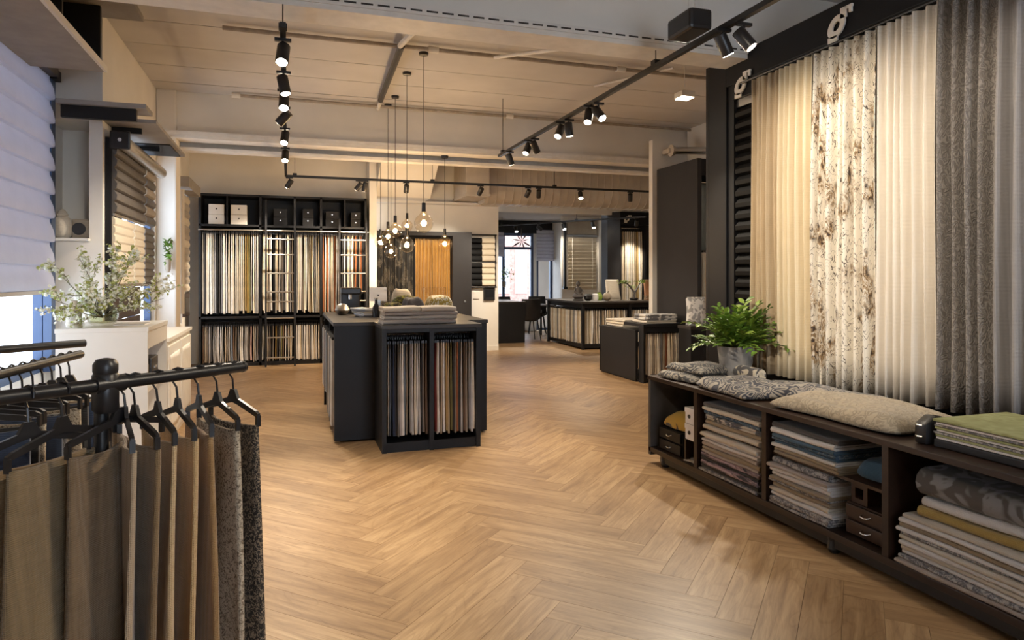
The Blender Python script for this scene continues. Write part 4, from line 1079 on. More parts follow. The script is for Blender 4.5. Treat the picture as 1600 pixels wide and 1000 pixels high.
for k, (lab, mt) in enumerate((('lowest cream folded cloth on the low black block', 'canvas'), ('second cream folded cloth on the low black block', 'shade_c'), ('top cream folded cloth on the low black block', 'canvas'))):
    folded('folded_cloth', lab, 'folded cloth', 4.44 + .02 * k, 8.62, zz, .45, .5, .032, mt, GS, .05 * k, 60 + k); zz += .036
folded('folded_cloth', 'separate cream folded cloth at the near corner of black block', 'folded cloth', 4.43, 8.58 - .44 + .45, zz - .108, .3, .01, .03, 'canvas', GS, 0, 66) if False else None
standing_cushion('pale leaf print cushion leaning behind the green plant', 4.90, 7.45, .78, .27, .36, 'leafprint', -.3, .15, 3)
t = thing('low_pedestal', 'dark low pedestal half hidden behind the green plant', 'pedestal', (4.76, 7.40, 0))
MB().box(0, 0, 0, .29, .28, .74).build('pedestal_body', 'black', t); MB().box(-.01, -.01, .74, .295, .29, .78).build('pedestal_top', 'top', t)

# tall grey tower with its own samples
tw = thing('display_tower', 'tall charcoal display tower in front of the white pillar', 'display frame', (5.06, 7.71, 0))
MB().box(.0, .30, 0, .06, 1.03, 2.94).build('side_panel', 'panel', tw)
MB().box(.0, 0, 0.0, .06, .30, 2.94).build('side_panel', 'panel', tw)
MB().box(.06, .02, 2.72, .72, .98, 2.94).build('top_box', 'frame', tw)
MB().box(.06, .96, 0, .72, 1.02, 2.72).build('back_board', 'panel', tw)
MB().box(.06, .02, 0, .72, .96, .62).build('base_box', 'frame', tw)
MB().cyl((.06, .2, 2.66), (.72, .2, 2.66), .012, n=8).build('rod', 'chrome', tw)
M['sage'] = cloth('sage_linen', (.34, .36, .32), (.25, .27, .24), 200)
curtain('sage grey sample curtain in upper part of the charcoal tower', 5.14, 5.70, 7.93, 1.75, 2.64, 5, .03, 'sage', 'tower samples', 'x', 8)
curtain('cream sample curtain in lower part of the charcoal tower', 5.14, 5.70, 7.90, .95, 1.72, 5, .02, 'shade_c', 'tower samples', 'x', 9)

# ---------------------------------------------------------------- big curtain display on the right
FX = 3.35
fd = thing('curtain_display_frame', 'big black frame holding the row of hanging curtains', 'display frame', (FX, 1.0, 0))
MB().box(0, 3.70, 0, .12, 3.94, 3.15).build('post', 'frame', fd, bevel=.006)
MB().box(0, -.3, 2.92, .12, 3.70, 3.15).build('top_rail', 'frame', fd, bevel=.006)
MB().box(.015, 3.62, .6, .10, 3.70, 2.92).build('inner_molding', 'frame', fd)
MB().box(.0, -.3, 2.80, .10, 3.62, 2.92).build('fascia', 'frame', fd)
MB().box(.16, -.3, 0, .20, 3.94, 3.15).build('back_board', 'panel', fd)
MB().box(.0, 3.94, 0, .65, 3.98, 3.15).build('end_panel', 'frame', fd)
MB().cyl((-.04, -.3, 2.885), (-.04, 3.45, 2.885), .010, n=8).build('curtain_rail', 'blackm', fd)
for y in (.3, 1.3, 2.3, 3.3): MB().box(-.045, y, 2.88, .0, y + .02, 2.895).build('rail_bracket', 'blackm', fd)
bl = thing('black_louvre_blind', 'black pleated blind inside the frame left of the curtains', 'blind', (FX + .06, 4.2, .66))
MB().box(-.02, .0, 2.08, .05, .42, 2.16).build('head_rail', 'alu', bl)
pl_ = MB().prism([(-.01, 0), (-.045, .018), (-.05, .05), (-.015, .088), (.015, .088), (.015, 0)], 'y', .01, .40).mesh('pleat', 'shade_b', smooth=True)
for k in range(23): put('pleat', pl_, bl, (0, 0, .02 + k * .089))
hook_sign('white curved hook at the upper left corner of black frame', (FX - .006, 4.50, 2.88), 'y', .066)
hook_sign('white curved hook on black frame above the floral curtain', (FX - .006, 3.52, 3.0), 'y', .07)
M['tan'] = cloth('tan_linen', (.56, .44, .29), (.42, .32, .20), 260)
M['creamc'] = cloth('cream_linen', (.74, .64, .46), (.65, .55, .38), 260)
M['ivoryc'] = cloth('ivory_linen', (.74, .69, .62), (.66, .61, .54), 260)
M['flor'] = floral('floral_print', (.76, .71, .62), (.38, .26, .14), (.05, .035, .03), 5.5, .535)
M['jacq'] = swirl('grey_jacquard', (.15, .132, .12), (.25, .226, .205), 26, 8, stretch=(1, 1, .8), soft=.25, bmp=.7)
M['greyv'] = cloth('grey_sateen', (.30, .285, .285), (.22, .21, .215), 300, rough=.6)
GC = 'curtains on the big black frame'
for lab, y0, y1, n, am, mt, sd in (
    ('tan linen curtain, narrowest and furthest left on the frame', 3.99, 4.28, 6, .028, 'tan', 1),
    ('cream curtain between tan one and floral one', 3.66, 3.985, 5, .032, 'creamc', 2),
    ('white curtain with brown floral print', 3.145, 3.65, 7, .034, 'flor', 3),
    ('ivory curtain right of the floral one', 2.74, 3.135, 6, .036, 'ivoryc', 4),
    ('grey brown curtain with scrolling jacquard pattern', 2.43, 2.73, 4, .04, 'jacq', 5),
    ('plain grey satin curtain at the right edge', 2.02, 2.42, 5, .036, 'greyv', 6)):
    curtain(lab, y0, y1, FX - .06, .70, 2.86, n, am * 1.2, mt, GC, 'y', sd, res=14)

# ---------------------------------------------------------------- bench with open compartments
BX0, BX1, BY0, BY1, BZ = 2.59, 3.24, 1.0, 4.60, .655
be = thing('storage_bench', 'low dark wood bench with open compartments along right wall', 'bench', (BX0, BY0, 0))
W_, LN = BX1 - BX0, BY1 - BY0
MB().box(-.01, 0, BZ - .028, W_, LN, BZ).build('top_board', 'darkwood', be, bevel=.003)
MB().box(0, 0, .085, W_, LN, .12).build('bottom_board', 'darkwood', be, bevel=.003)
MB().box(.03, .05, .03, W_ - .03, LN - .12, .085).build('plinth', 'blackm', be)
MB().box(0, LN - .03, .06, W_, LN, BZ - .028).build('end_panel', 'slate', be)
for y in (3.98, 3.285, 2.445): MB().box(.004, y - BY0 - .018, .12, W_ - .02, y - BY0 + .018, BZ - .028).build('divider', 'darkwood', be)
MB().box(0, 0, .12, W_, .03, BZ - .028).build('end_panel', 'darkwood', be)
MB().box(W_ - .02, .03, .12, W_, LN - .03, BZ - .028).build('back_panel', 'walnut', be)
for y0, y1 in ((3.303, 3.962), (2.463, 3.267)): MB().box(.05, y0 - BY0, .385, W_ - .02, y1 - BY0, .40).build('middle_shelf', 'walnut', be)
for y in (.2, 1.8, LN - .16): MB().lathe([(.025, 0), (.035, .02), (.03, .06), (.035, .085)], 12, (.05, y, 0)).build('foot', 'blackm', be)
# drawer box in first compartment
def drawer_box(label, x, y, z, dx, dy, h, n, mat, pull):
    t = thing('drawer_box', label, 'drawer box', (x, y, z))
    MB().box(.01, 0, 0, dx, dy, h).build('box_body', mat, t)
    for k in range(n):
        d = MB().box(-.008, .008, k * h / n + .006, .01, dy - .008, (k + 1) * h / n - .006).build('drawer', mat, t, bevel=.004)
        c = (k + .55) * h / n
        MB().tube([(-.008, dy * .4, c), (-.024, dy * .43, c - .006), (-.026, dy * .5, c - .009), (-.024, dy * .57, c - .006), (-.008, dy * .6, c)], .0045, 6).build('pull_handle', pull, d)
drawer_box('small black two drawer box at the left end of the bench', 2.64, 4.22, .121, .42, .30, .17, 2, 'black', 'chrome')
drawer_box('little walnut two drawer unit in the third compartment', 2.66, 2.475, .121, .45, .27, .155, 2, 'walnut', 'chrome')
M['yelprint'] = swirl('yellow_print', (.50, .32, .05), (.07, .06, .05), 7, 2, thr=.86, soft=.06)
cushion('folded_throw', 'folded yellow throw with black lines on the drawer box', 'throw', (2.80, 4.32, .292), .30, .30, .11, 'yelprint', .1, 9, 3)
for k in range(2):
    t = thing('shoe_box', ('lower', 'upper')[k] + ' pale cardboard box with finger hole beside first divider', 'box', (2.635, 4.025, .271 + k * .112), 0, 'pale boxes in the bench')
    MB().box(0, 0, 0, .3, .14, .075).build('box_body', 'paper', t); MB().box(-.004, -.003, .075, .304, .143, .108).build('box_lid', 'paper', t)
    MB().cyl((-.005, .09, .05), (.002, .09, .05), .014, n=12).build('finger_hole', 'slot', t)
MB_ = thing('box_riser', 'dark riser board carrying the pale boxes', 'board', (2.625, 4.003, .121)); [MB().box(0, y, 0, .34, y + .02, .149).build('riser_leg', 'darkwood', MB_) for y in (0, .14)]
for lab, y, z, rz, mt in (('loose paper sample lying on the bench floor', 4.02, .122, .2, 'oat'), ('second loose paper sample under the pale boxes', 4.06, .131, -.2, 'oat2')):
    folded('paper_sample', lab, 'paper sample', 2.64, y, z, .11, .13, .008, mt, 'loose samples in the bench', rz, 5)
# piles of folded cloth
def pile(where, cs, x, y0, y1, z, zmax, dep, group, seed):
    r = random.Random(seed); hs = [r.uniform(.7, 1.35) for _ in cs]; k = (zmax - z) / sum(hs)
    n = len(cs)
    for i, c in enumerate(cs):
        h = hs[i] * k; nm, mt = c
        pos = 'lowest' if i == 0 else 'topmost' if i == n - 1 else '%s from bottom' % nth(i + 1)
        jx = r.uniform(-.012, .016); jy = r.uniform(0, .03)
        folded('folded_fabric', '%s folded fabric, %s in %s' % (nm, pos, where), 'folded fabric', x + jx, y0 + jy, z, dep, (y1 - y0) - jy - r.uniform(0, .03), h * .93, mt, group, r.uniform(-.012, .012), r.randint(0, 999)); z += h
M['f_dark'] = cloth('charcoal_wool', (.075, .068, .068), (.045, .04, .04), 300)
M['f_cream'] = cloth('cream_wool', (.62, .56, .46), (.50, .45, .37), 300)
M['f_white'] = cloth('white_linen', (.70, .68, .66), (.58, .56, .54), 300)
M['f_blue'] = speckle('blue_tweed', (.045, .09, .15), (.20, .24, .27), 60, .55)
M['f_teal'] = cloth('teal_wool', (.05, .12, .19), (.03, .07, .12), 300)
M['f_tan'] = cloth('tan_wool', (.33, .26, .17), (.22, .17, .11), 300)
M['f_grey'] = speckle('grey_tweed', (.14, .14, .15), (.42, .40, .38), 50, .5)
M['f_pat'] = swirl('ink_pattern', (.52, .48, .42), (.07, .07, .08), 9, 3)
M['f_pink'] = speckle('rose_stripe', (.05, .045, .05), (.42, .30, .31), 22, .5, (1, .2, 1))
M['f_black'] = cloth('black_cloth', (.03, .028, .028), (.018, .018, .018), 300)
D = {'d': ('charcoal', 'f_dark'), 'c': ('cream', 'f_cream'), 'w': ('white', 'f_white'), 'b': ('blue tweed', 'f_blue'), 'e': ('teal', 'f_teal'), 't': ('tan', 'f_tan'), 'g': ('grey tweed', 'f_grey'), 'p': ('ink patterned', 'f_pat'), 'k': ('rose and black', 'f_pink'), 'n': ('black', 'f_black'), 'o': ('oatmeal', 'oat'), 'm': ('mauve grey', 'mauve')}
def ds(s): return [D[k] for k in s]
pile('lower pile of second compartment', ds('gnknkmtmwwc'), 2.595, 3.33, 3.94, .121, .383, .42, 'fabrics in the second compartment', 1)
pile('upper pile of second compartment', ds('ctppbcd'), 2.605, 3.33, 3.93, .401, .575, .42, 'fabrics in the second compartment', 2)
pile('lower pile of third compartment', ds('ggwctgtwwmg'), 2.595, 2.78, 3.26, .121, .383, .42, 'fabrics in the third compartment', 3)
pile('upper pile of third compartment', ds('ttwebewd'), 2.605, 2.74, 3.25, .401, .578, .42, 'fabrics in the third compartment', 4)
pile('right compartment stack', ds('mgwcwogwtwo'), 2.60, 1.55, 2.40, .121, .345, .5, 'fabrics in the right compartment', 5)
# blue items behind the drawer unit
cushion('folded_fabric', 'deep blue folded fabric above the walnut drawer unit', 'folded fabric', (2.84, 2.60, .402), .3, .22, .10, 'f_teal', 0, 3, 3)
t = thing('wood_cube', 'small dark wooden cube with a hole on the drawer unit', 'wood cube', (2.68, 2.63, .277))
MB().box(0, 0, 0, .1, .1, .025).box(0, 0, .075, .1, .1, .10).box(0, 0, .025, .1, .025, .075).box(0, .075, .025, .1, .1, .075).build('cube_body', 'walnut', t)
MB().box(.08, .025, .025, .1, .075, .075).build('cube_back', 'blackm', t)
# big folded jacquard in the right compartment
M['bigj'] = swirl('satin_leaf_jacquard', (.085, .075, .068), (.23, .225, .23), 9, 3, thr=.65, soft=.2, bmp=.2)
def big_fold(label, x, y0, y1, z, dep, h, mat, rz, seed):
    return folded('folded_fabric', label, 'folded fabric', x, y0, z, dep, y1 - y0, h, mat, 'fabrics in the right compartment', rz, seed, sag=.0)
M['yelc'] = cloth('yellow_cloth', (.42, .29, .08), (.32, .21, .05), 300)
big_fold('narrow yellow edged folded fabric under the large grey one', 2.66, 1.75, 2.31, .348, .4, .042, 'yelc', .06, 71)
big_fold('pale lilac folded fabric between yellow and large grey one', 2.67, 1.70, 2.30, .392, .4, .045, 'f_white', .05, 72)
big_fold('large folded grey jacquard fabric on top of right stack', 2.64, 1.55, 2.31, .439, .52, .115, 'bigj', .03, 73)
# on top of the bench
M['zebra'] = swirl('charcoal_zebra', (.035, .034, .038), (.27, .24, .19), 8, 9, stretch=(2.2, 1, 1), thr=.6)
M['fern'] = swirl('ink_fern', (.035, .038, .055), (.33, .30, .255), 9, 11, thr=.55, drift=None, bmp=.8)
M['quiltc'] = swirl('cream_quilt', (.30, .25, .18), (.42, .35, .25), 22, 5, soft=.35, bmp=.6)
cushion('folded_throw', 'thick dark zebra throw at the left end of bench top', 'throw', (2.83, 4.30, BZ + .001), .42, .44, .062, 'zebra', .1, 11, 3, wr=.2, group='throws on the bench')
cushion('folded_throw', 'upper dark zebra cushion lying on the thick throw', 'throw', (2.86, 4.29, BZ + .06), .38, .40, .055, 'zebra', .16, 12, 3, wr=.2, group='throws on the bench')
cushion('folded_throw', 'ink and cream fern throw draped on middle of bench', 'throw', (2.82, 3.72, BZ + .001), .44, .60, .075, 'fern', -.06, 13, 3, wr=.2, group='throws on the bench')
cushion('folded_throw', 'dark fern throw lying behind the ink and cream one', 'throw', (3.05, 3.35, BZ + .001), .34, .9, .066, 'fern', .02, 14, 3, wr=.2, group='throws on the bench')
cushion('folded_throw', 'large cream quilted throw spread in the centre of bench', 'throw', (2.87, 2.87, BZ + .001), .46, .80, .085, 'quiltc', .05, 15, 3, wr=.2, group='throws on the bench')
t = thing('fabric_roll', 'small cream scroll fabric roll in front of the plant pot', 'fabric roll', (2.98, 3.98, BZ + .075))
M['scroll'] = swirl('scroll_print', (.62, .55, .43), (.09, .085, .09), 12, 3)
MB().cyl((0, -.17, .01), (.02, .09, .01), .046, n=18).build('roll_body', 'scroll', t, smooth=True)
MB().tube([(.03 * math.cos(k * .7) * (1 - k * .03), -.172, .01 + .03 * math.sin(k * .7) * (1 - k * .03)) for k in range(14)], .004, 5).build('spiral_end', 'canvas', t)
t = thing('book_clamp', 'shiny black clamp at the end of green sample book', 'clamp', (2.70, 2.30, BZ + .001))
MB().prism([(-.03, 0), (.12, 0), (.13, .05), (.1, .115), (.03, .125), (-.03, .09)], 'y', 0, .06).build('clamp_body', 'blackp', t, bevel=.012, smooth=True)
for z in (.035, .085): MB().tube([(-.034, .015, z), (-.044, .03, z), (-.034, .045, z)], .005, 6).build('clamp_ring', 'chrome', t)
gb = thing('sample_book', 'thick green sample book on the right end of bench', 'sample book', (2.69, 1.62, BZ + .001))
M['greenc'] = speckle('olive_damask', (.27, .28, .12), (.38, .40, .20), 10, .5, soft=.15, bmp=.1)
MB().box(0, 0, 0, .44, .66, .035).build('lower_cover', 'blackp', gb, bevel=.006)
for k in range(7): MB().box(.004 + .004 * (k % 2), .004, .037 + k * .0105, .43, .65 + .006 * (k % 3), .0455 + k * .0105).build('leaf_sheet', ('f_white', 'greenc', 'f_grey')[k % 3], gb)
MB().box(-.004, -.002, .112, .44, .66, .124).build('upper_cover', 'greenc', gb, bevel=.004)

# ---------------------------------------------------------------- green plant
pt = thing('potted_plant', 'bushy green plant in grey concrete pot on bench', 'plant', (3.03, 4.14, BZ + .001))
MB().lathe([(.085, 0), (.098, .02), (.125, .235), (.127, .25), (.112, .25), (.108, .21), (.09, .19), (.0, .19)], 28, close=False).build('pot', 'concrete', pt, smooth=True)
MB().lathe([(.0, .20), (.1, .205), (.108, .2)], 20, close=False).build('soil', 'twig', pt)
def sprig_mesh(seed, ln, nl, mats, lw):
    r = random.Random(seed); m = MB(); pts = []
    bend = r.uniform(.5, 1.2); 
    for k in range(7):
        t = k / 6; pts.append(Vector((ln * (t * .62 + bend * .22 * t * t), .03 * math.sin(t * 3 + seed), ln * (t * .78 - bend * .42 * t * t))))
    m.tube(pts, [.004 * (1 - .7 * k / 6) for k in range(7)], 4)
    m.mat(1)
    for i in range(nl):
        t = .28 + .72 * i / (nl - 1); k = min(5, int(t * 6)); fr = t * 6 - k
        p = pts[k].lerp(pts[k + 1], fr); d = (pts[k + 1] - pts[k]).normalized()
        side = (-1) ** i; az = side * r.uniform(.5, 1.2); 
        dirv = (rotz(az) @ d + Vector((0, 0, r.uniform(-.25, .25)))).normalized()
        s = lw * r.uniform(.75, 1.25) * (1.15 - .4 * t); n = dirv.cross(Vector((0, 0, 1))).normalized(); up = n.cross(dirv)
        b = len(m.v); m.cur = 1 if r.random() < .72 else 2
        for a, w_, u_ in ((0, 0, 0), (.35, -.23, .05), (.7, -.17, .03), (1.0, 0, -.14), (.7, .17, .03), (.35, .23, .05), (.5, 0, -.03)):
            m.v.append(tuple(p + dirv * (a * s) + n * (w_ * s) + up * (u_ * s)))
        m.face(b, b + 1, b + 6); m.face(b + 1, b + 2, b + 6); m.face(b + 2, b + 3, b + 6); m.face(b + 3, b + 4, b + 6); m.face(b + 4, b + 5, b + 6); m.face(b + 5, b, b + 6)
    return m.mesh('leafy_stem', ['stem', 'leaf', 'leaf2'], smooth='all')
sv = [sprig_mesh(k, 1.0, 14, None, .23) for k in range(7)]
for k in range(74):
    o = put('leafy_stem', R.choice(sv), pt, (R.uniform(-.05, .05), R.uniform(-.05, .05), .2))
    el = R.random(); s = R.uniform(.29, .43) 
    o.scale = (s, s, s); o.rotation_euler = (0, -1.0 * el ** 1.2 + .25, R.uniform(0, 2 * PI))

# ---------------------------------------------------------------- left side: window shades, canopies, displays
ws = thing('window_shade', 'large silver pleated shade in the nearest left window', 'shade', (-1.86, 4.4, 1.29))
lobe = [(0, 0), (.044, .006), (.05, .03), (.038, .10), (.010, .17), (.010, .196), (0, .196), (-.01, .1)]
pm = MB().prism(lobe, 'y', 0, 2.09).mesh('pleat', 'shade', smooth=True)
for k in range(9): put('pleat', pm, ws, (0, 0, k * .1935))
MB().box(-.01, 0, -.03, .03, 2.09, 0).build('bottom_bar', 'alu', ws)
cap = MB().prism([(x + .0, z) for x, z in lobe], 'y', 2.09, 2.094).mesh('pleat_end', 'winblue')
for k in range(9): put('pleat_end', cap, ws, (0, 0, k * .1935))
MB().box(-.02, 0, 1.745, .07, 2.10, 1.83).build('head_rail', 'shade_d', ws)
t = thing('shade_side_channel', 'tall dark blue channel post at edge of silver shade', 'post', (-1.90, 6.50, .62))
MB().box(.0, 0, 0, .06, .10, 2.46).build('channel', 'winblue', t); MB().box(-.01, -.005, 2.40, .10, .11, 2.48).build('channel_cap', 'black', t)
# canopies
c1 = thing('wall_cabinet_shelf', 'deep grey shelf with open black cabinet above the silver shade', 'shelf', (-1.92, 3.6, 2.98))
MB().box(0, 0, 0, .57, 2.42, .03).build('shelf_board', 'board', c1, bevel=.01)
MB().box(.57, 0, .0, .59, 2.42, .045).build('front_edge', 'white', c1)
MB().box(0, 0, .03, .04, 2.42, .60).build('back_board', 'black', c1)
MB().box(.04, 2.38, .03, .55, 2.42, .60).build('end_board', 'black', c1)
MB().box(.04, 1.55, .03, .52, 1.58, .60).build('divider', 'black', c1)
MB().box(-.05, -.2, .50, .80, 2.65, .54).build('top_board', 'board', c1)
for k, (lab, y, mt) in enumerate((('cream framed picture standing in the high black cabinet', 4.85, 'canvas'), ('pale jar standing in the high black cabinet', 5.78, 'concrete'))):
    t = thing('cabinet_ornament', lab, 'ornament', (-1.58, y, 3.011))
    if k == 0:
        MB().box(0, 0, 0, .03, .22, .30).build('picture_frame', 'shade_t', t); MB().box(.03, .02, .02, .034, .20, .28).build('picture_face', mt, t)
    else:
        MB().lathe([(.05, 0), (.085, .05), (.08, .16), (.05, .2), (.055, .22)], 16).build('jar_body', mt, t, smooth=True); MB().lathe([(.03, .22), (.045, .24), (.01, .27)], 14).build('jar_lid', mt, t, smooth=True)
c2 = thing('blind_canopy', 'dark projecting canopy board over the roller blinds', 'canopy', (-1.75, 6.28, 2.74))
MB().box(0, 0, .04, .64, .30, .075).build('front_board', 'board', c2)
MB().box(0.02, .05, -.06, .56, .10, .04).build('front_batten', 'black', c2)
MB().box(.25, .34, -.01, .66, 2.1, .02).build('canopy_board', 'board', c2)
MB().box(.25, 1.35, -.02, .62, 2.05, -.01).build('lower_board', 'frame', c2)
for y in (.6, 1.5): MB().box(.26, y, -.06, .5, y + .03, -.01).build('support_arm', 'black', c2)
# niche things
t = thing('niche_shelf', 'thin pale shelf at the foot of the wall niche', 'shelf', (-1.93, 6.55, 1.70))
MB().box(0, 0, 0, .34, .55, .02).build('shelf_board', 'white', t); MB().box(.02, .02, -.03, .05, .5, 0).build('shelf_bracket', 'white', t)
t = thing('niche_jar', 'cream carved jar in the wall niche', 'jar', (-1.82, 6.72, 1.721))
MB().lathe([(.05, 0), (.075, .04), (.08, .1), (.06, .17), (.035, .19)], 16).build('jar_body', 'canvas', t, smooth=True); MB().lathe([(.035, .19), (.045, .2), (.03, .23), (.01, .25)], 14).build('jar_lid', 'canvas', t, smooth=True)
t = thing('niche_speaker', 'small beige speaker with round black front in the niche', 'speaker', (-1.68, 6.70, 1.721))
MB().box(-.07, 0, 0, .07, .15, .17).build('speaker_body', 'shade_t', t, bevel=.015)
MB().cyl((-.015, -.006, .085), (-.015, .002, .085), .052, n=18).build('speaker_cone', 'blackp', t)

# roller blind display between window and pier
rd = thing('roller_blind_display', 'stack of dark and cream roller blinds on left wall', 'blind display', (-1.44, 6.72, .9))
MB().cyl((.06, -.02, 1.68), (.06, 1.95, 1.68), .062, n=20).build('roller_tube', 'alu', rd, smooth=True)
MB().box(-.02, -.05, 1.60, .14, -.02, 1.76).build('end_cap', 'blackp', rd, bevel=.02)
MB().cyl((.06, -.056, 1.68), (.06, -.05, 1.68), .016, n=10).build('cap_button', 'chrome', rd)
MB().box(-.055, -.03, 0, -.01, .02, 1.70).build('back_post', 'frame', rd)
for k in range(6):
    z = 1.05 + k * .10
    MB().prism([(0, z), (.025, z + .02), (.03, z + .06), (.005, z + .10), (-.01, z + .1), (-.01, z)], 'y', .0, 1.30).build('dark_pleat', 'shade_d', rd, smooth=True)
    MB().prism([(0, z), (.025, z + .02), (.03, z + .06), (.005, z + .10), (-.01, z + .1), (-.01, z)], 'y', 1.33, 1.85).build('smoke_pleat', 'shade_t' if k % 2 else 'shade_d', rd, smooth=True)
MB().box(-.005, 0, 1.03, .012, 1.32, 1.05).build('bottom_bar', 'alu', rd)
for k in range(8):
    z = .42 + k * .075
    MB().prism([(0, z), (.015, z + .015), (.015, z + .05), (.0, z + .075), (-.01, z + .075), (-.01, z)], 'y', .0, .78).build('cream_pleat', 'shade_c', rd, smooth=True)
    MB().prism([(0, z), (.015, z + .015), (.015, z + .05), (.0, z + .075), (-.01, z + .075), (-.01, z)], 'y', .82, 1.30).build('cream_pleat', 'shade_c', rd, smooth=True)
    MB().prism([(0, z), (.015, z + .015), (.015, z + .05), (.0, z + .075), (-.01, z + .075), (-.01, z)], 'y', 1.34, 1.85).build('dark_pleat', 'shade_d', rd, smooth=True)
MB().box(-.005, 0, .40, .015, 1.85, .42).build('bottom_bar', 'alu', rd)
for k in range(4): MB().box(-.02, .0, .02 + k * .095, .0, 1.15, .11 + k * .095).build('wood_slat', 'darkwood', rd, bevel=.006)
# third blind display near the shelving
td = thing('roman_blind_display', 'tan woven roman blinds hanging next to the back shelving', 'blind display', (-1.40, 9.95, 1.0))
MB().box(-.06, -.05, 1.58, .16, 1.2, 1.72).build('pelmet', 'board', td)
for k in range(13):
    z = .18 + k * .106
    MB().prism([(0, z), (.02, z + .02), (.025, z + .06), (.005, z + .106), (-.01, z + .106), (-.01, z)], 'y', .30, 1.15).build('woven_pleat', 'shade_t' if k % 3 else 'shade_c', td, smooth=True)
MB().cyl((.05, .12, -.1), (.05, .12, 1.56), .035, n=12).build('rolled_sample', 'canvas', td, smooth=True)
MB().box(.02, .40, -.16, .045, .95, .16).build('picture_frame', 'walnut', td); MB().box(.045, .46, -.1, .05, .89, .1).build('picture_face', 'shade_d', td)
t = thing('wall_planter', 'small trailing green plant hung on the daylit pillar', 'plant', (-1.36, 9.03, 1.45))
MB().lathe([(.015, 0), (.03, .03), (.035, .16), (.028, .16), (.02, .04)], 12).build('planter_tube', 'shade_t', t, smooth=True)
mb = MB(); leaf_cloud(mb, (0, -.01, .26), .05, .05, .16, 46, .045, 9); stuff(mb.build('foliage', 'leaf', t))

# white cabinet
wc = thing('white_cabinet', 'white cabinet with open side shelves beneath the flowers', 'cabinet', (-1.47, 5.27, 0))
CW, CL, CH = .55, .80, 1.05
MB().box(0, 0, .0, CW, .02, CH - .03).build('front_panel', 'white', wc)
MB().box(0, CL - .02, 0, CW, CL, CH - .03).build('rear_panel', 'white', wc)
MB().box(0, .02, 0, .02, CL - .02, CH - .03).build('wall_panel', 'white', wc)
MB().box(-.005, -.005, CH - .03, CW + .005, CL + .005, CH).build('top_board', 'white', wc, bevel=.002)
MB().box(CW - .02, .02, .90, CW, CL - .02, CH - .03).build('drawer_front', 'white', wc)
for z in (.06, .60): MB().box(.02, .02, z, CW, CL - .02, z + .025).build('shelf', 'white', wc)
for lab, y, h, w_ in (('black camera shaped box on cabinet shelf, near one', 5.40, .14, .16), ('long black box on cabinet shelf behind the other', 5.66, .17, .26)):
    t = thing('storage_case', lab, 'case', (-1.15, y, .626)); MB().box(0, 0, 0, .19, w_, h).build('case_body', 'blackp', t, bevel=.01); MB().box(.185, w_ * .3, h * .5, .196, w_ * .7, h * .6).build('case_latch', 'chrome', t)
t = thing('low_white_unit', 'low white carved cabinet between flowers and back shelving', 'cabinet', (-1.47, 6.25, 0))
MB().box(0, 0, 0, .52, 1.4, .86).build('cabinet_body', 'white', t, bevel=.006)
MB().box(-.005, -.005, .86, .54, 1.41, .89).build('cabinet_top', 'white', t)
for y0, y1 in ((.03, .66), (.72, 1.36)):
    d = MB().box(.52, y0, .06, .535, y1, .82).build('door', 'white', t, bevel=.004)
    MB().shell(lambda u, v: (.536 + .012 * math.sin(6 * v + 3 * u) * math.sin(PI * u), y0 + .05 + (y1 - y0 - .1) * u, .12 + .62 * v), lambda u, v: (.53, y0 + .05 + (y1 - y0 - .1) * u, .12 + .62 * v), 10, 14).build('carved_panel', 'white', d, smooth='all')
t = thing('dark_tray', 'dark bundle lying on the low white cabinet', 'bundle', (-1.2, 6.7, .891))
MB().box(-.1, -.1, 0, .12, .2, .03).build('bundle_base', 'f_teal', t, bevel=.01); MB().box(-.06, -.06, .03, .09, .14, .06).build('bundle_top', 'f_black', t, bevel=.012)

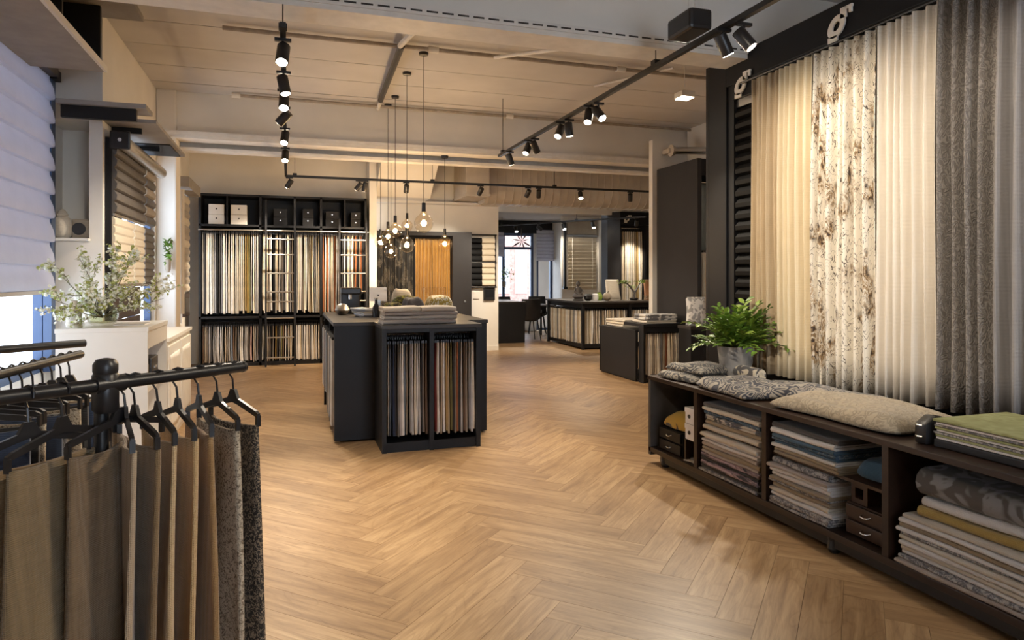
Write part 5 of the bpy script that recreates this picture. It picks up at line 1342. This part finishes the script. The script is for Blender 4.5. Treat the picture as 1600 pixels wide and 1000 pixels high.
# vase with blossom
fv = thing('glass_vase', 'round ribbed glass vase of water on the white cabinet', 'vase', (-1.25, 5.52, CH + .001))
MB().lathe([(.05, 0), (.085, .02), (.10, .06), (.098, .11), (.075, .15), (.058, .165), (.062, .185), (.058, .185), (.054, .165), (.07, .145), (.092, .11), (.094, .06), (.08, .025), (.0, .012)], 28, close=False).build('vase_wall', 'vase', fv, smooth=True)
MB().lathe([(.0, .014), (.078, .027), (.09, .06), (.089, .10), (.0, .10)], 24, close=False).build('water', 'water', fv, smooth=True)
bq = thing('blossom_bouquet', 'wide bunch of white blossom branches in the glass vase', 'flowers', (-1.25, 5.52, CH + .03))
def branch_mesh(seed, ln):
    r = random.Random(seed); m = MB()
    def twig(p, d, l, rad, depth):
        pts = [p]; q = p.copy(); dd_ = d.copy()
        for k in range(5):
            dd_ = (dd_ + Vector((r.uniform(-.15, .15), r.uniform(-.15, .15), r.uniform(-.10, .06)))).normalized(); q = q + dd_ * (l / 5); pts.append(q.copy())
        m.cur = 0; m.tube(pts, [rad * (1 - .13 * i) for i in range(6)], 4)
        if depth > 0:
            for k in range(2, 6):
                for _ in range(1):
                    e = (dd_ + Vector((r.uniform(-.9, .9), r.uniform(-.9, .9), r.uniform(-.4, .6)))).normalized(); twig(pts[k - 1], e, l * r.uniform(.3, .45), rad * .55, depth - 1)
        if depth < 2:
            for k in range(1, 6):
                for _ in range(2 if r.random() < .5 else 1):
                    c = pts[k] + Vector((r.uniform(-.015, .015), r.uniform(-.015, .015), r.uniform(-.015, .02)))
                    m.cur = 1 if r.random() < .62 else 2; s = r.uniform(.009, .015); rot = Euler((r.uniform(-1, 1), r.uniform(-1, 1), r.uniform(0, 6))).to_matrix(); b = len(m.v)
                    m.v.append(tuple(c))
                    for j in range(5): a = j * 2 * PI / 5; m.v.append(tuple(c + rot @ Vector((s * math.cos(a), s * math.sin(a), s * .4))))
                    for j in range(5): m.face(b, b + 1 + j, b + 1 + (j + 1) % 5)
    twig(Vector((0, 0, 0)), Vector((.25, 0, 1)).normalized(), ln, .0045, 2)
    return m.mesh('branch', ['twig', 'petal', 'budleaf'])
bms = [branch_mesh(k, .46) for k in range(5)]
for k in range(15):
    o = put('branch', bms[k % 5], bq, (0, 0, .03)); o.rotation_euler = (0, R.uniform(.15, .98), k * 2 * PI / 15 * 2 + R.uniform(-.2, .2)); s = R.uniform(.85, 1.15); o.scale = (s, s, s)
    o.rotation_mode = 'XYZ'
t = thing('table_figurine', 'rounded white figurine left of the vase', 'figurine', (-1.40, 5.42, CH + .001))
MB().lathe([(.04, 0), (.05, .02), (.045, .09), (.02, .13), (.028, .15), (.02, .18), (.005, .185)], 16).build('figurine_body', 'canvas', t, smooth=True); MB().lathe([(.045, 0), (.052, .008)], 14).build('figurine_base', 'white', t)
t = thing('bud_vase', 'tiny bud vase with green sprig beside the figurine', 'vase', (-1.34, 5.34, CH + .001))
MB().lathe([(.02, 0), (.026, .02), (.012, .05), (.012, .07)], 12).build('bud_vase_wall', 'vase', t, smooth=True)
mb = MB(); mb.tube([(0, 0, .02), (.01, 0, .12)], .002, 4); leaf_cloud(mb, (.01, 0, .14), .03, .03, .03, 12, .02, 3); mb.build('sprig', 'leaf2', t)
t = thing('magazine', 'thin magazine lying beside the vase on white cabinet', 'magazine', (-1.08, 5.62, CH + .001)); MB().box(-.1, -.12, 0, .1, .12, .006).build('magazine_pages', 'paper', t); MB().box(-.102, -.122, .006, .1, .12, .008).build('magazine_cover', 'shade_t', t)

# ---------------------------------------------------------------- garment racks at the left front
BA, BB = Vector((-.676, 2.0, 0)), Vector((-.146, 2.443, 0))
bd_ = (BB - BA).normalized()
rk = thing('sample_rack', 'black tube rack carrying the brown fabric samples in front', 'rack', (-.478, 2.165, 0))
o_ = Vector((-.478, 2.165, 0)); a_ = BA - bd_ * .45 - o_; b_ = BB - o_
MB().cyl((a_.x, a_.y, 1.1), (b_.x, b_.y, 1.1), .0182, n=18).build('top_bar', 'blackm', rk, smooth=True)
MB().cyl((b_.x, b_.y, 1.1), (b_.x + bd_.x * .012, b_.y + bd_.y * .012, 1.1), .0195, .017, 18).build('bar_end', 'blackp', rk, smooth=True)
PO = Vector((-.641, .768, 0)) * .032
MB().cyl((PO.x, PO.y, 0.03), (PO.x, PO.y, 1.12), .019, n=16).build('post', 'blackm', rk, smooth=True)
MB().lathe([(.026, 1.02), (.034, 1.03), (.034, 1.125), (.030, 1.13), (.032, 1.136), (.032, 1.155), (.024, 1.168), (.008, 1.172)], 20, (PO.x * .35, PO.y * .35, 0)).build('joint_cap', 'blackp', rk, smooth=True)
MB().cyl((-bd_.x * .035, -bd_.y * .035, 1.1), (bd_.x * .045, bd_.y * .045, 1.1), .024, n=18).build('tee_joint', 'blackp', rk, smooth=True)
for a in range(4):
    d = (math.cos(a * PI / 2 + .7) * .3, math.sin(a * PI / 2 + .7) * .3)
    MB().tube([(PO.x, PO.y, .05), (PO.x + d[0], PO.y + d[1], .02)], .016, 10).build('base_leg', 'blackm', rk, smooth=True)
def hanger_parts(t, half, zdrop, col_mat='blackp'):
    """hook over the bar at local (0,0,0), arms along local x"""
    hk = MB().tube([(0, .022 * math.cos(a), .022 * math.sin(a)) for a in (-.4, .3, .9, 1.57, 2.2, 2.9, 3.6)], .0035, 6)
    hk.tube([(0, -.020, -.008), (0, -.004, -.035), (0, 0, -.075)], .0035, 6); hk.build('hook', 'blackp', t, smooth=True)
    b = MB().prism([(-.012, -.07), (.012, -.07), (.028, -.098), (half * .9, zdrop + .028), (half, zdrop + .02), (half, zdrop + .008), (half * .85, zdrop + .012), (.03, -.118), (0, -.112), (-.03, -.118), (-half * .85, zdrop + .012), (-half, zdrop + .008), (-half, zdrop + .02), (-half * .9, zdrop + .028), (-.028, -.098)], 'y', -.005, .005)
    b.build('shoulder', col_mat, t)
    for s in (-1, 1): MB().box(s * half * .97 - .005, -.007, zdrop - .02, s * half * .97 + .005, .007, zdrop + .014).build('clip', 'blackp', t)
def hung_cloth(t, half, ztop, length, mat, seed, wave=.012, far=1.0):
    r = random.Random(seed); p = r.uniform(0, 6)
    def q(off):
        def g(u, v):
            x = half * (u * (1 + far) - far) * (1 + .03 * v)
            y = wave * v * math.sin(5 * u + p) + .006 * math.sin(9 * u + 3 * v + p) + off * (1 + .5 * v)
            return (x, y, ztop - length * v - .012 * math.sin(PI * u) * (1 - v))
        return g
    MB().shell(q(-.006), q(.006), 14, 10).build('fabric', mat, t, smooth='all')
M['r_dark'] = speckle('black_boucle', (.03, .025, .022), (.30, .23, .16), 110, .53, soft=.05, bmp=.9)
M['r_speck'] = speckle('tweed_boucle', (.15, .115, .08), (.52, .44, .33), 100, .45, soft=.08, bmp=.8)
M['r_gold'] = cloth('bronze_chenille', (0.375, 0.218, 0.085), (0.237, 0.138, 0.055), 380, bmp=.5)
M['r_sand'] = cloth('sand_chenille', (0.575, 0.380, 0.180), (0.425, 0.276, 0.130), 380, bmp=.5)
M['r_beige'] = cloth('beige_chenille', (0.625, 0.437, 0.235), (0.475, 0.328, 0.170), 380, bmp=.5)
M['r_brown'] = cloth('brown_weave', (0.275, 0.178, 0.085), (0.175, 0.109, 0.050), 380, bmp=.5)
M['r_lilac'] = cloth('greige_weave', (0.500, 0.368, 0.235), (0.362, 0.265, 0.170), 380, bmp=.5)
M['r_olive'] = cloth('olive_brown_weave', (0.250, 0.172, 0.085), (0.156, 0.106, 0.052), 380, bmp=.6)
M['r_umber'] = cloth('umber_weave', (0.213, 0.140, 0.075), (0.125, 0.081, 0.042), 380, bmp=.6)
GR = 'fabric samples on the front rack'
for lab, x, y, ang, half, mt in (
    ('black and tan boucle sample at the right end of front rack', -.170, 2.423, 306, .14, 'r_dark'),
    ('pale tweed boucle sample, second from right on front rack', -.215, 2.385, 300, .14, 'r_speck'),
    ('bronze sample, third from right on front rack', -.265, 2.344, 290, .15, 'r_gold'),
    ('sand coloured sample, fourth from right on front rack', -.319, 2.299, 295, .15, 'r_sand'),
    ('beige sample, fifth from right on front rack', -.367, 2.259, 296, .15, 'r_beige'),
    ('brown sample, sixth from right on front rack', -.419, 2.215, 302, .15, 'r_brown'),
    ('greige folded sample just right of rack post', -.440, 2.198, 288, .14, 'r_lilac'),
    ('umber sample with broad face turned outward left of post', -.455, 2.185, 238, .17, 'r_umber'),
    ('olive brown sample with broad face, leftmost on front rack', -.567, 2.091, 243, .17, 'r_olive'),
    ('dark olive sample behind the leftmost broad one', -.628, 2.040, 228, .16, 'r_brown')):
    yb = BA.y + (x - BA.x) / bd_.x * bd_.y
    t = thing('hanging_sample', lab, 'fabric sample', (x, yb, 1.1), math.radians(ang), GR)
    hanger_parts(t, half, -.155); hung_cloth(t, half * .985, -.17, .86, mt, int(ang), far=.12 if mt == 'r_umber' else 1.0)
# second rack behind
rk2 = thing('sample_rack', 'black rack with two bars behind the front rack', 'rack', (-.98, 2.75, 0))
o2 = Vector((-.98, 2.75, 0))
for nm, p, q in (('upper_bar', (-1.75, 2.70), (-.855, 3.47)), ('lower_bar', (-.97, 2.0), (-.80, 3.18))):
    z = 1.105 if nm == 'upper_bar' else 1.085
    MB().cyl((p[0] - o2.x, p[1] - o2.y, z), (q[0] - o2.x, q[1] - o2.y, z), .0165, n=16).build(nm, 'blackm', rk2, smooth=True)
MB().cyl((-.30, .20, .03), (-.30, .20, 1.12), .018, n=14).build('post', 'blackm', rk2, smooth=True)
MB().cyl((-.05, -.30, .03), (-.05, -.30, 1.10), .018, n=14).build('post', 'blackm', rk2, smooth=True)
for x, y in ((-.30, .20), (-.05, -.30)): MB().box(x - .25, y - .02, 0, x + .25, y + .02, .035).build('base_bar', 'blackm', rk2)
M['denim'] = cloth('denim_blue', (.045, .07, .13), (.02, .035, .07), 300)
G2 = 'samples on the second rack'
mats2 = ['denim', 'f_black', 'r_speck', 'denim', 'f_grey', 'r_speck', 'f_black', 'denim', 'r_lilac', 'f_black']
for k in range(10):
    u = .40 + .058 * k; x = -.97 + .17 * u; y = 2.0 + 1.18 * u
    nm = {'denim': 'navy', 'f_black': 'black', 'r_speck': 'tweed', 'f_grey': 'grey', 'r_lilac': 'greige'}[mats2[k]]
    t = thing('hanging_sample', '%s sample on second rack, %s hanger from the far end' % (nm, nth(10 - k)), 'fabric sample', (x, y, 1.085), math.radians(R.uniform(-25, -8)), G2)
    hanger_parts(t, .16, -.135); hung_cloth(t, .155, -.15, .62, mats2[k], k)
